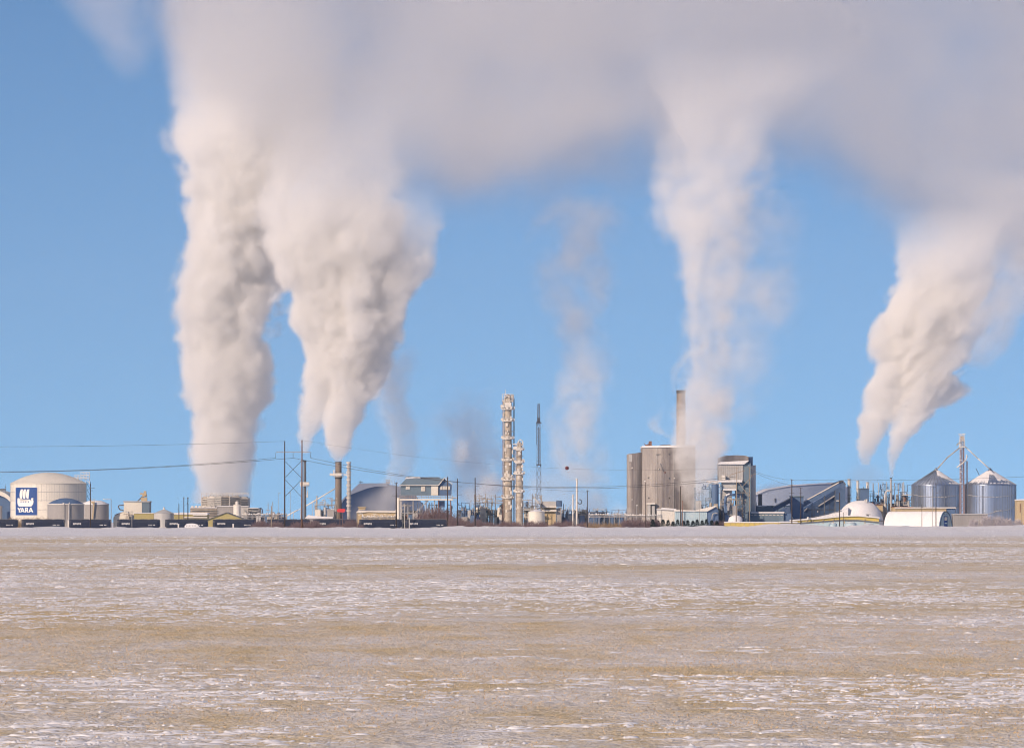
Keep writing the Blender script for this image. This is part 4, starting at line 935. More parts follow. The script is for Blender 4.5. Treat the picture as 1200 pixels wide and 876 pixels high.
for k, (x, r, yt) in enumerate(((936, 4.2, 613.6), (976, 5.2, 611.8), (997, 7.4, 611.4), (1018, 8.0, 613))):  # snow bumps with the blue of shade painted into them
    t = thing('snow_bump', ('small bluish snow bump beside the olive shed', 'bluish snow bump left of centre below the snow dome', 'largest bluish snow bump below the snow dome', 'flat bluish snow bump next to the arched hut')[k], 'snow bump', x, 2262)
    u = 2262/F; g = G(2262); g.lathe(X(x, 2262), 2262, [(GZ, r*u), (Z(yt+1.6, 2262), r*u*.9), (Z(yt+.4, 2262), r*u*.55), (Z(yt, 2262), .01)], 16); g.build('shade_blue_snow', 'lblue', t)
    g = G(2262); g.lathe(X(x, 2262), 2262, [(Z(yt+.9, 2262), r*u*.76), (Z(yt+.2, 2262), r*u*.55), (Z(yt-.2, 2262), .01)], 12); g.build('snow_cap', 'snow', t)
Yo = 2400.0; u = Yo/F
t = thing('snow_dome', 'smooth snow covered dome storage behind the yellow banded building', 'dome', 1010, Yo)
g = G(Yo); g.lathe(X(1009, Yo), Yo+4, [(GZ, 27*u)] + [(Z(611-25*sin(a*pi/24), Yo), max(.01, 26.5*u*cos(a*pi/24)**.9)) for a in range(0, 13)], 56); g.build('shell', 'snow', t)
g = G(Yo); g.pcyl(1015.5, 1.0, 584.5, 588.5, dy=0); g.pbox(1012.8, 1014, 585.2, 587, .6, -.5); g.build('vent', 'frostsnow', t)
g = G(Yo); g.lathe(X(1009, Yo), Yo+4, [(Z(611, Yo), 27.5*u), (Z(609.6, Yo), 27.5*u), (Z(609.6, Yo), 26*u)], 56, False); g.build('base_ring', 'grey', t)
t = thing('snow_bank', 'sloping snow bank leading up to the snow covered dome', 'snow bank', 965, 2395)
g = G(2395); g.pprism([(938, None), (938, 608.5), (955, 606), (972, 602.5), (985, 598), (994, 594), (994, None)], 10); g.build('bank', 'snow', t)
g = G(2395); g.pbeam((940, 608, -.3), (986, 598, -.3), .5); g.build('cable_tray', 'dgrey', t)
for cx, r, yt, yb, lab in ((995, 1.75, 561.3, 588, 'tallest and leftmost of the three white vent stacks behind the snow dome'), (1005, 1.35, 563.3, 588, 'middle one of the three white vent stacks behind the snow dome'), (1016.3, 1.3, 564.8, 580, 'white vent stack partly behind the blue box, behind the snow dome')):
    Yz = 2450.0; t = thing('vent_stack', lab, 'vent stack', cx, Yz)
    g = G(Yz); g.pcyl(cx, r, yt, None, n=14); g.build('shaft', 'white', t)
    g = G(Yz)
    for y in (yt-.4, yt+9, yt+18): g.pcyl(cx, r*1.3, y, y+1.2, n=14)
    g.build('flange', 'lgrey', t)
    g = G(Yz); g.pbeam((cx+r*1.3, yt+2, -1), (cx+r*1.3, 590, -1), .35); g.pbox(cx-r*1.8, cx+r*1.8, 583.5, 584.3, 2, -2); g.build('access_ladder', 'frosted', t)
t = thing('plant_building', 'slate blue box building between the vent stacks behind the snow dome', 'building', 1013, 2440)
g = G(2440); g.pbox(1008.3, 1018.2, 572.6, None, 10); g.build('wall', 'slate', t); g = G(2440); g.pbox(1008, 1018.6, 571.8, 572.6, 11, -.4); g.pcyl(1012, .6, 570.2, 572); g.build('roof', 'teal', t)
process_unit(1018, 1042, 567, 2445, 'dark process frame with antler like vents left of the smoking slim stack', 61, steel='dgrey', accents=('slate', 'lgrey', 'rust'), vessels=8, pipes=16, floors=4, stacks=5)
process_unit(1043, 1068, 566, 2455, 'dark process frame with vents left of the left grain bin', 63, steel='dgrey', accents=('slate', 'rust', 'lgrey'), vessels=8, pipes=16, floors=4, stacks=5)
t = thing('smokestack', 'slim steel smokestack with a white cane shaped duct, steam rising from its tip', 'smokestack', 1044, 2420)
g = G(2420); g.pcyl(1044.2, 1.35, 560, None, r1=1.0, n=14); g.build('shaft', 'lgrey', t)
g = G(2420); g.ptube([(1043.5, 575.5, -.5), (1041, 574.3, -.5), (1038.5, 575.5, -.5), (1037, 578.5, -.5), (1037, 590, -.5)], 1.7, 10); g.build('cane_duct', 'frostsnow', t)
g = G(2420); g.pcyl(1037.3, 2.4, 590, 596, r1=1.2, dy=-.5); g.pcyl(1037.3, 2.6, 596, None, dy=-.5); g.build('cyclone', 'lgrey', t)
g = G(2420); g.pcyl(1044.2, 1.5, 559.4, 560.4, n=14); g.build('rim', 'steel', t)
t = thing('plant_building', 'tan brick coloured building behind the arched hut and the snow dome', 'building', 1045, 2410)
g = G(2410); g.pbox(1022, 1034.5, 591.5, None, 8); g.pbox(1046, 1070, 594, None, 8, .4); g.build('wall', 'tan', t)
g = G(2410); g.pbox(1021.6, 1035, 590.6, 591.5, 9, -.4); g.pbox(1045.6, 1070.4, 593.2, 594, 9, 0); g.build('roof', 'rust', t)
# ------------------------------------------------------------------ grain bins
def grain_bin(cx, r, ya, ye, yb, Y, lab, tall):
    t = thing('grain_bin', lab, 'grain bin', cx, Y); u = Y/F; x = X(cx, Y); R_ = r*u; zt, zb = Z(ye, Y), GZ
    # corrugated wall: the rings bulge
    pr = []; n = int((zt-zb)/.8); 
    for k in range(n+1): z = zb+(zt-zb)*k/n; pr += [(z, R_), (min(zt, z+.4*(zt-zb)/n/.8), R_+.05)]
    g = G(Y); g.lathe(x, Y, pr[:-1], 96, True); g.build('wall', 'galv', t)
    g = G(Y); g.lathe(x, Y, [(zt-.1, R_+.35), (zt, R_+.35), (Z(ya+2, Y), 2.2*u), (Z(ya+2, Y), .01)], 72); g.build('roof', 'galv', t)
    g = G(Y)
    for i in range(36):
        a = 2*pi*i/36; g.beam((x+(R_+.3)*cos(a), Y+(R_+.3)*sin(a), zt+.08), (x+2.2*u*cos(a), Y+2.2*u*sin(a), Z(ya+2, Y)+.08), .14)
    g.build('roof_rib', 'galvrib', t)
    g = G(Y)
    for i in range(54):
        a = 2*pi*i/54; g.beam((x+(R_+.1)*cos(a), Y+(R_+.1)*sin(a), zb), (x+(R_+.1)*cos(a), Y+(R_+.1)*sin(a), zt-.1), .11)
    g.build('wall_stiffener', 'galvrib', t)
    g = G(Y); g.pcyl(cx, 2.3, ya+.5, ya+2.2); g.pcyl(cx, 1.2, ya-1, ya+.5); g.build('peak_cap', 'galvrib', t)
    # snow lying in patches on the cone
    rs = random.Random(tall); g = G(Y); zc = Z(ya+2, Y)
    def cone(a, f): rr = R_*(1-f)+2.2*u*f; return (x+rr*cos(a), Y+rr*sin(a), zt+(zc-zt)*f+.16)
    def patch(a0, a1, f0, f1):
        m = 8; P = [cone(a0+(a1-a0)*i/m, f0+rs.uniform(0, .10)) for i in range(m+1)] + [cone(a1-(a1-a0)*i/m, f1-rs.uniform(0, .10)) for i in range(m+1)]
        c = Vector((0, 0, 0))
        for p in P: c += Vector(p)
        g.add(P, [tuple(range(len(P)))])
        # real thickness
        Q = [(p[0], p[1], p[2]+.14) for p in P]; k = len(P)
        g.add(P+Q, [(i, (i+1) % k, k+(i+1) % k, k+i) for i in range(k)] + [tuple(range(k, 2*k))])
    if tall == 1:
        for i in range(5): patch(-1.5+i*.26, -1.26+i*.26, .55-.11*i, .98)
        for i in range(5): patch(-.25+i*.2, -.08+i*.2, .05, .8)
        for i in range(6): patch(-1.0+i*.14, -.9+i*.14, .02, .14)
    else:
        for i in range(7): patch(-3.0+i*.18, -2.82+i*.18, .04+.06*(i % 2), .97)
        for i in range(5): patch(-1.72+i*.12, -1.6+i*.12, .62, .98)
        for i in range(5): patch(-1.25+i*.17, -1.08+i*.17, .22+.08*(i % 2), .95)
        for i in range(8): patch(-2.0+i*.16, -1.90+i*.16, .02, .12)
    g.build('roof_snow', 'snow', t, recalc=True)
    g = G(Y)
    for (a0, a1, f0, f1) in ((-2.9, -.25, .80, .80), (-2.7, -1.2, .36, .47), (-1.5, -.2, .44, .62), (-1.3, -.2, .14, .30)):
        m = 18; P = []
        for i in range(m+1):
            a = a0+(a1-a0)*i/m; q = i/m; z = zb+(zt-zb)*(f0+(f1-f0)*q - .06*sin(pi*q)); P.append((x+(R_+.22)*cos(a), Y+(R_+.22)*sin(a), z))
        g.tube(P, .13, 5)
    g.build('aeration_hose', 'lgrey', t)
    g = G(Y); a = -1.75 if tall == 1 else -1.95; 
    px_, py_ = x+(R_+.3)*cos(a), Y+(R_+.3)*sin(a)
    for o_ in (-.3, .3): g.beam((px_+o_, py_, zb), (px_+o_, py_, zt), .1)
    for k in range(int((zt-zb)/.6)): g.beam((px_-.3, py_, zb+.6*k), (px_+.3, py_, zb+.6*k), .07)
    g.build('ladder', 'galvrib', t)
    return t
grain_bin(1096.8, 28.3, 549, 568.2, 602, 2430, 'left galvanised grain bin with snow down one side of its cone roof', 1)
grain_bin(1160.5, 30.0, 549, 568.0, 602, 2400, 'right galvanised grain bin with a broad snow collar round its cone roof', 2)
Yy = 2395.0
t = thing('grain_elevator_leg', 'reddish lattice elevator leg with a frosted head between the two grain bins', 'elevator leg', 1127.5, Yy)
g = G(Yy); lattice(g, 1127.4, 524, 621, 4.6, 5.0, 5, .5, Yy); g.build('tower_frame', 'leg', t)
g = G(Yy); g.pbox(1125.9, 1126.9, 512, None, .6, 0); g.pbox(1128.2, 1129.2, 512, None, .6, 0); g.build('leg_casing', 'leg', t)
g = G(Yy); lattice(g, 1127.4, 509.5, 524, 4.6, 6.4, 3.4, .42, Yy); g.pbox(1124, 1131, 522.6, 524, 2.6, -1.3); g.pbox(1124.3, 1130.8, 515.8, 516.5, 2.6, -1.3); g.pbox(1122.8, 1126, 508.4, 509.1, 1.2, -.9); g.pbox(1127, 1131.3, 508.0, 508.8, 1.2, -.9); g.build('head_frame', 'frostsnow', t)
g = G(Yy); g.pbox(1125.6, 1129.6, 510.8, 515.4, 1.4, -.6); g.ptube([(1126, 518, -1.2), (1122.4, 519.5, -1.2), (1121, 522, -1.2)], 1.1); g.build('head_pulley_box', 'frosted', t)
g = G(Yy); g.ptube([(1124.4, 524.5), (1110, 536), (1098.4, 549)], 1.3, 8); g.build('spout', 'frosted', t)
g = G(Yy); g.ptube([(1131, 523), (1146, 537), (1160, 549.5)], 1.3, 8); g.build('spout', 'white', t)
g = G(Yy); g.ptube([(1121, 547.5, -1.4), (1126, 544, -1.4), (1131, 539.5, -1.4), (1133, 535, -1.4), (1132, 532.5, -1.4)], 1.4, 8); g.build('return_spout', 'frostsnow', t)
g = G(Yy); lattice(g, 1133.5, 540, 621, 1.7, 1.9, 3.6, .4, Yy, 2); g.build('ladder_cage', 'leg', t)
g = G(Yy)
for k in range(12): y = 516+k*4.5; g.pbox(1124.2, 1125+(k % 3), y, y+1, .6, -1.6)
g.build('frost_lumps', 'frostsnow', t)
t = thing('tilted_rod', 'thin tilted steel rod left of the right grain bin peak', 'rod', 1147, 2405)
g = G(2405); g.pbeam((1143.6, 548.5), (1148.5, 558.2), .6); g.build('rod', 'dgrey', t); g = G(2405); g.pbeam((1148.5, 558), (1150, 564), .7); g.build('stub', 'galvrib', t)
t = thing('weathered_shed', 'rust coloured shed with a snow roof at the right edge of the photo', 'shed', 1197, 2350)
g = G(2350); g.pprism([(1191.5, None), (1191.5, 586), (1215, 585), (1215, None)], 9); g.build('wall', 'tan', t)
g = G(2350); g.pprism([(1191, 586.2), (1191.4, 584.8), (1216, 583.6), (1216, 585)], 10, -.4); g.build('roof', 'snow', t)
g = G(2350); g.pbox(1195, 1196, 590, 600, .3, -.2); g.build('drainpipe', 'rust', t)
# arched hut
Yn = 2300.0; u = Yn/F
t = thing('arched_hut', 'arched metal hut under snow with a pale blue end wall and dark blue door', 'hut', 1075, Yn)
def barrel(g, xa, ya_, xb, yb_, r, h, a0=0, a1=pi, n=24, base=None):
    zb = GZ if base is None else base; A = Vector((xa, ya_, 0)); B = Vector((xb, yb_, 0)); d = (B-A).normalized(); sd_ = Vector((-d.y, d.x, 0))
    vs = []
    for c in (A, B):
        for i in range(n+1): a = a0+(a1-a0)*i/n; p = c+sd_*(r*cos(a)); vs.append((p.x, p.y, zb+h*sin(a)))
    g.add(vs, [(i, i+1, n+2+i, n+1+i) for i in range(n)], True); return vs
xa, xb = X(1047, Yn), X(1108, Yn); hh = Z(598.8, Yn)-GZ
A, B = (xa, Yn+21), (xb, Yn)
g = G(Yn); barrel(g, *A, *B, 4.0, hh); barrel(g, *A, *B, 3.85, hh-.18)
g.build('snowy_roof', 'snow', t)
g = G(Yn); dv = (Vector((*B, 0))-Vector((*A, 0))).normalized(); E_ = (B[0]+dv.x*.35, B[1]+dv.y*.35)
barrel(g, B[0]-dv.x*.1, B[1]-dv.y*.1, *E_, 4.12, hh+.15); v_ = barrel(g, B[0]-dv.x*.1, B[1]-dv.y*.1, *E_, 3.7, hh-.3); g.build('end_rim', 'slate', t)
def disc(g, c, r, h):
    sd_ = Vector((-dv.y, dv.x, 0)); vs = []; n = 24
    for i in range(n+1): a = pi*i/n; p = Vector((*c, 0))+sd_*(r*cos(a)); vs.append((p.x, p.y, GZ+h*sin(a)))
    g.add(vs, [tuple(range(n+1))])
g = G(Yn); disc(g, (B[0]+dv.x*.1, B[1]+dv.y*.1), 3.72, hh-.28); ew = g.build('end_wall', 'lblue', t)
g = G(Yn); disc(g, (A[0], A[1]), 3.9, hh-.1); g.build('rear_wall', 'lgrey', t)
sdv = Vector((-dv.y, dv.x, 0))
def on_end(g, s0, s1, z0, z1, off):
    c = Vector((*B, 0))+dv*(.1+off); P = [c+sdv*s0, c+sdv*s1]
    vs = []
    for o_ in (0, .08):
        for p in P:
            for z in (z0, z1): q = p+dv*o_; vs.append((q.x, q.y, z))
    g.add(vs, [(0, 1, 3, 2), (4, 6, 7, 5), (0, 4, 5, 1), (2, 3, 7, 6), (1, 5, 7, 3), (0, 2, 6, 4)])
g = G(Yn); on_end(g, -1.1, 1.1, GZ, Z(604.4, Yn), .02); dr = g.build('door', 'blue', t)
g = G(Yn); on_end(g, -.75, .75, Z(609.5, Yn), Z(605.5, Yn), .12); g.build('door_window', 'paleglass', dr)
g = G(Yn); on_end(g, -.7, .7, Z(613.5, Yn), Z(612, Yn), .12); g.build('door_panel', 'lblue', dr)
for s in (-.8, .5): g = G(Yn); on_end(g, s, s+.35, Z(602.6, Yn), Z(601.8, Yn), .02); g.build('vent', 'dgrey', ew)
t = thing('plant_building', 'long tan building with a flat pale roof right behind the arched hut', 'building', 1085, 2335)
g = G(2335); g.pbox(1051, 1109, 595.4, None, 9); g.build('wall', 'tan', t); g = G(2335); g.pbox(1050, 1120, 594, 595.4, 10, -.5); g.build('roof', 'frostsnow', t)
g = G(2335); g.pbox(1109.1, 1119, 595.4, None, 8.6, .3); g.build('end_wall', 'slate', t)
t = thing('shed', 'long plain lavender grey shed right of the arched hut', 'shed', 1145, 2300)
g = G(2300); g.pbox(1117, 1157, 602.6, None, 8); g.build('wall', 'grey', t); g = G(2300); g.pbox(1116.6, 1157.4, 601.6, 602.6, 9, -.4); g.build('roof', 'lgrey', t)
g = G(2300)
for k in range(17): g.pbox(1118.5+k*2.25, 1118.7+k*2.25, 602.8, None, .12, -.1)
g.build('cladding_rib', 'grey', t)
# ------------------------------------------------------------------ timber pylons, poles, wires
Yj = 2236.0
t = thing('timber_pylon', 'tall two pole timber pylon with crossed braces, tallest in the line', 'pylon', 343.5, Yj, 'timber pylons of the power line')
g = G(Yj); g.pbeam((333.6, 516.5), (333.6, 621), 1.15, 10, 1.9); g.build('pole', 'wood', t)
g = G(Yj); g.pbeam((353.9, 515.3), (353.7, 621), 1.3, 10, 2.3); g.build('pole', 'brownwood', t)
g = G(Yj); g.pbeam((323.2, 529.6, -.3), (364.2, 529.4, -.3), .55); g.build('crossarm', 'palewood', t)
for a, b in (((334.5, 540.5), (353, 559.5)), ((353, 540), (334.5, 559)), ((334.5, 562), (353, 581.5)), ((353, 562), (334.5, 581))):
    g = G(Yj); g.pbeam((*a, -.35 if a[0] < 340 else .35), (*b, -.35 if a[0] < 340 else .35), .5); g.build('cross_brace', 'wood', t)
for x in (323.2, 343.6, 364.0):
    g = G(Yj); g.pbeam((x, 530, -.3), (x, 536.4, -.3), .30, 6); 
    for k in range(4): g.pcyl(x, .35, 531.2+k*1.3, 531.7+k*1.3, dy=-.3, n=8)
    g.build('insulator', 'dgrey', t)
Yj2 = 2262.0
t = thing('timber_pylon', 'pale timber pylon with a slanted crossarm in front of the stepped mill', 'pylon', 870, Yj2, 'timber pylons of the power line')
for x0, x1, yt in ((863.6, 862.5, 548), (878.2, 878.4, 547)):
    g = G(Yj2); g.pbeam((x0, yt), (x1, 621), .8, 10, 1.25); g.build('pole', 'palewood', t)
g = G(Yj2); g.pbeam((870.5, 575), (870.6, 621), .8, 8, 1.0); g.build('pole', 'wood', t)
g = G(Yj2); g.pbeam((855.3, 556.2, -.4), (873, 550.9, -.4), .7); g.pbeam((855.3, 556, -.4), (855.4, 561.5, -.4), .3); g.build('crossarm', 'palewood', t)
g = G(Yj2); g.pbeam((878.5, 557, -.4), (887, 554.6, -.4), .5); g.pbeam((861, 548, -.3), (866, 548.4, -.3), .4); g.pbeam((876, 547.3, -.3), (881, 548, -.3), .4); g.build('crossarm', 'palewood', t)
for a, b in (((864.5, 563.5), (877.5, 581.5)), ((871, 569), (881.5, 557)), ((863.6, 577), (878.2, 577))):
    g = G(Yj2); g.pbeam((*a, -.5), (*b, -.5), .6); g.build('cross_brace', 'palewood', t)
def pole(px, yt, Y, lab, m='wood', wd=1.0, arms=(), lamp=None, cat='utility pole', yb=621, extra=None):
    name = 'street_lamp' if lamp else 'utility_pole'
    t = thing(name, lab, 'street lamp' if lamp else cat, px, Y, 'lamp posts in the yard' if lamp else 'utility poles beside the plant')
    g = G(Y); g.pbeam((px, yt), (px+.05, 621), wd*.8, 8, wd*1.15); g.build('pole', m, t)
    for (y, x0, x1) in arms:
        g = G(Y); g.pbeam((px+x0, y, -.25), (px+x1, y, -.25), .35); g.build('crossarm', m if not lamp else 'lgrey', t)
        g = G(Y)
        for x in (px+x0+.2, px+x1-.2): g.pbeam((x, y-.2, -.25), (x, y-1.0, -.25), .35, 6)
        g.build('insulator', 'lgrey', t)
    if lamp:
        (lx, ly) = lamp; g = G(Y); g.pbeam((px, yt+.2), (lx, ly), .45); g.build('lamp_arm', 'lgrey', t)
        g = G(Y); g.pbox(lx-.9, lx+.9, ly-.5, ly+.4, .6, -.3); g.build('lamp_head', 'lamp', t)
    return t
YP = 2242.0
pole(105.9, 566.5, YP, 'dark utility pole beside the stair tower of the big cream tank', 'wood', 1.1, ((571.8, -.2, 5.5), (574.5, -.5, 3.5)))
pole(130.3, 584.5, YP, 'grey lamp post with a long arm right of the snowy roofed grey tank', 'grey', .8, lamp=(121.5, 584.6))
pole(154.6, 598, 2250, 'short pole in front of the cream block', 'grey', .7, ((599.5, -1.5, 1.5),))
pole(209.6, 589.5, 2300, 'shortest of the three dark poles beside the long olive shed', 'wood', 1.0)
pole(215.4, 582.3, 2310, 'middle one of the three dark poles beside the long olive shed', 'wood', 1.0, ((583.8, -.9, .9),))
pole(220.2, 582.3, 2312, 'dark pole nearest the cooling tower, of the three beside the long olive shed', 'wood', 1.2, ((583.5, -1, 1), (590, -1.6, .8)))
pole(314.2, 588, 2330, 'thin grey pole over the pipe rack, left of the pylon', 'grey', .6, ((592, -1.0, 1.0),))
pole(319.3, 587.5, 2335, 'thin grey pole over the pipe rack, nearest the pylon', 'grey', .6, ((591, -1.0, 1.0),))
pole(318.0, 592.5, YP, 'short pale pole in front of the train, left of the timber pylon', 'palewood', 1.3)
pole(340.2, 576, 2320, 'thin pole with a short arm seen between the two pylon poles', 'grey', .45, ((577.5, -1.8, 1.0),))
pole(326.6, 577, 2322, 'thin pole with a left pointing arm, just left of the timber pylon', 'grey', .45, ((577.2, -.2, 2.5),))
pole(418.6, 602, YP, 'short pale pole in front of the train below the thin smokestack', 'palewood', .9)
pole(464.3, 565, 2290, 'brown utility pole with a low crossarm left of the raised house', 'wood', 1.5, ((565.6, -2, 2), (580.6, -5, 4)))
pole(479.6, 606, YP, 'short white pole in front of the train below the raised house', 'white', .9)
pole(524.5, 558.5, 2280, 'dark utility pole in front of the gable of the raised house', 'wood', 1.4, ((560.5, -1.2, 1.2),))
pole(536.0, 560.3, YP, 'dark utility pole just right of the raised house', 'wood', 1.3, ((569.8, .2, 5.5), (579.5, .2, 5)))
pole(556.8, 559.5, YP, 'dark utility pole between the raised house and the distillation columns', 'wood', 1.4, ((569.0, .2, 4.5), (579, .2, 5)))
pole(688.4, 574, YP, 'dark utility pole right of the two slim white vent stacks', 'wood', .95, ((575.2, -1.6, 1.6),))
pole(756.6, 564.8, YP, 'slim pole with a small top lamp in front of the stained tower', 'wood', .8, lamp=(755.8, 563.4))
pole(745.8, 593, 2300, 'short lamp post with a round head at the foot of the stained tower', 'lgrey', .5, lamp=(746.4, 591.9))
pole(797.6, 569.3, YP, 'dark pole with a tilted top arm in front of the pale blue shed', 'wood', 1.2, ((569.8, -1, 2.4),))
pole(799.6, 586, YP+4, 'short maroon pole paired with the tilted arm pole at the pale blue shed', 'rust', 1.0)
pole(819.5, 575, 2330, 'thin pole partly in steam right of the pale blue shed door', 'grey', .5)
pole(927.9, 561.3, YP, 'tallest dark utility pole in front of the conveyor galleries', 'wood', 1.2, ((562, -1.6, 1.6), (568.6, -2.5, 1.0), (577.6, -3, 3)))
pole(938.4, 570.8, YP+20, 'shorter utility pole in front of the square transfer tower', 'wood', 1.0, ((571.2, -2.6, 2.6), (577.8, -2, 2)))
pole(983.8, 577, YP, 'dark utility pole in front of the snow bank left of the snow dome', 'wood', 1.1)
pole(988.6, 600, YP, 'thin short pole left of the snow dome', 'wood', .6)
pole(1080.3, 591, YP, 'thin pole in front of the snowy roof of the arched hut', 'wood', .7, ((594, -1.2, 1.2),))
pole(1096.8, 565.5, YP, 'tall dark pole at the front edge of the arched hut', 'wood', 1.0, ((570.8, -5.5, 0.2), (577.5, -.2, 2)))
pole(1092.6, 572, YP+30, 'thin grey pole beside the tall dark pole at the arched hut', 'grey', .5)
pole(1197.4, 588, YP, 'pale thin pole at the right edge of the photo', 'palewood', .8)
def wire(pts, lab, wd=.055, sag=None, col='cable'):
    """pts: (px, py, Y)"""
    P = []
    for (x0, y0, Y0), (x1, y1, Y1) in zip(pts[:-1], pts[1:]):
        n = 14
        for i in range(n): f = i/n; P.append((X(x0, Y0)*(1-f)+X(x1, Y1)*f, Y0+(Y1-Y0)*f, Z(y0, Y0)*(1-f)+Z(y1, Y1)*f - (sag or 0)*4*f*(1-f)))
    x, y, Y = pts[-1]; P.append((X(x, Y), Y, Z(y, Y)))
    g = G(); g.tube(P, wd, 5); o = g.build('power_line', col); tag(o, lab, 'power line', 'wires of the power line'); return o
wire([(-200, 549, 2150), (323.2, 536.4, Yj)], 'lower wire hanging left from the outer arm of the tall pylon', .075, 2.9)
wire([(-200, 551, 2150), (343.6, 536.4, Yj)], 'wire hanging left from the middle of the tall pylon', .075, 2.7)
wire([(-200, 521.5, 2150), (333.6, 516.8, Yj)], 'thin top wire running left from the tall pylon', .05, 1.2)
wire([(364.0, 536.4, Yj), (855.4, 561.3, Yj2)], 'long wire sagging from the tall pylon to the pale pylon, outer arm', .075, 7.2)
wire([(343.6, 536.4, Yj), (864, 558.0, Yj2)], 'long wire sagging from the middle of the tall pylon to the pale pylon', .075, 7.4)
wire([(353.9, 515.6, Yj), (863.6, 548, Yj2)], 'thin top wire from the tall pylon to the pale pylon, carrying the dark red ball', .03, 4.8)
wire([(878.2, 549, Yj2), (927.9, 562, YP), (1250, 556, 2230)], 'wire running from the pale pylon past the conveyor galleries to the right', .05, .9)
wire([(556.8, 566, YP), (688.4, 576, YP)], 'low wire between the dark poles below the distillation columns', .045, .4)
wire([(887, 554.6, Yj2), (938.4, 571, YP+20)], 'short wire from the pale pylon to the shorter utility pole', .05, .6)
# ball on the top wire
o_ = bpy.data.objects['power_line.005']; vsb = [v.co for v in o_.data.vertices]
bx = X(664.5, Yj+16); c = min(vsb, key=lambda v: abs(v.x-bx)); cz = c.z
t = thing('marker_ball', 'dark red warning ball hanging on the thin top wire right of the lattice mast', 'warning ball', 664.5, Yj+16, z=Z(548.2, Yj+16))
g = G(Yj+16); rb = 2.25*(Yj+16)/F; zc = Z(548.2, Yj+16)
g.lathe(bx, Yj+16, [(zc-rb*cos(pi*k/12), max(.01, rb*sin(pi*k/12))) for k in range(13)], 24); g.build('ball', 'redball', t)
g = G(Yj+16); g.lathe(bx, Yj+16, [(zc-.05, rb+.03), (zc+.05, rb+.03)], 24); g.build('clamp_band', 'steel', t)
g = G(Yj+16); g.beam((bx, Yj+16, zc+rb*.9), (bx, c.y, cz), .05); g.build('hanger', 'cable', t)
# ------------------------------------------------------------------ vegetation
def twigs(name, x0, x1, Y, h, n, m, seed, dep=14, prof=None, wid=.06, label=None, group=None):
    """leafless brush: many thin upright branching blades"""
    rs = random.Random(seed); V = []; Fc = []
    def blade(a, b, w):
        i = len(V); d = (b-a); s = Vector((d.z, rs.uniform(-.5, .5)*d.length, -d.x)); s = s.normalized()*w if s.length > 0 else Vector((w, 0, 0))
        V.extend([tuple(a-s), tuple(a+s), tuple(b)]); Fc.append((i, i+1, i+2))
    for k in range(n):
        px = rs.uniform(x0, x1); y = Y+rs.uniform(-dep/2, dep/2); hh = h*(prof(px) if prof else 1)*rs.uniform(.45, 1.0)
        p = Vector((X(px, Y), y, GZ)); q = p+Vector((rs.uniform(-.25, .25)*hh, rs.uniform(-.2, .2)*hh, hh)); blade(p, q, wid*rs.uniform(.8, 1.6))
        for j in range(4):
            f = rs.uniform(.25, .85); a = p.lerp(q, f); blade(a, a+Vector((rs.uniform(-.35, .35)*hh, rs.uniform(-.3, .3)*hh, rs.uniform(.15, .45)*hh)), wid*.8)
    me = bpy.data.meshes.new(name); me.from_pydata(V, [], Fc); me.materials.append(M[m]); o = bpy.data.objects.new(name, me); COL.objects.link(o)
    if label: tag(o, label, 'shrub', group)
    else: o['kind'] = 'stuff'
    return o
twigs('undergrowth', 293, 425, 2268, 5.4, 2600, 'twig', 1, dep=16, prof=lambda x: .72+.28*sin(x*.21)*sin(x*.083+2))
twigs('undergrowth', 526, 692, 2290, 6.0, 3600, 'twig', 2, dep=26, prof=lambda x: .68+.3*max(0, 1-abs(x-540)/26)+.22*sin(x*.3)*sin(x*.11))
twigs('undergrowth', 486, 536, 2340, 10.5, 900, 'twig', 12, dep=16, prof=lambda x: .6+.4*sin((x-486)/50*3.1))
twigs('undergrowth', 686, 742, 2280, 3.8, 900, 'reed', 3, dep=14)
twigs('undergrowth', 730, 772, 2270, 5.2, 1100, 'twig', 4, dep=14)
twigs('undergrowth', -10, 1215, 2196, 1.0, 1500, 'reed', 15, dep=12, wid=.035, prof=lambda x: max(.15, .5+.5*sin(x*.043)*sin(x*.17+1)))
twigs('undergrowth', 8, 58, 2320, 6.3, 420, 'reed', 5, dep=6)
twigs('undergrowth', 836, 852, 2275, 4.6, 300, 'twig', 6, dep=8)
for k, (px, h_, w_) in enumerate(((1141, 5.2, 9), (1156, 7.0, 12), (1169, 6.6, 11), (1181, 6.0, 10), (1193, 5.2, 9))):
    t = thing('frosted_shrub', ('small frosted shrub against the lavender grey shed', 'big frosted shrub at the end of the lavender grey shed', 'frosted shrub in front of the right grain bin', 'frosted shrub left of the rust coloured shed', 'frosted shrub at the right edge of the photo')[k], 'shrub', px, 2275, 'frosted shrubs along the snow bank')
    o = twigs('branches', px-w_/2, px+w_/2, 2275, h_, 420, 'frosttwig', 30+k, dep=4, wid=.07, prof=lambda x, p=px, w=w_: 1-.5*((x-p)/(w/2))**2)
    g = G(2275); rs = random.Random(50+k)
    for j in range(6): g.pbeam((px+rs.uniform(-2, 2), 621), (px+rs.uniform(-w_, w_)*.3, 612-rs.random()*4), .4, 5, .2)
    st = g.build('stem', 'twig', t)
    o.parent = t; o.location = -t.location; del o['kind']
EV = [(765, 9.5), (771, 8), (777, 9), (783, 8.5), (789, 7), (794, 9), (801, 7.5), (806, 8.5), (812, 7.5), (817, 9.2), (823, 8), (828, 9.6), (834, 8.4), (840, 7.5)]
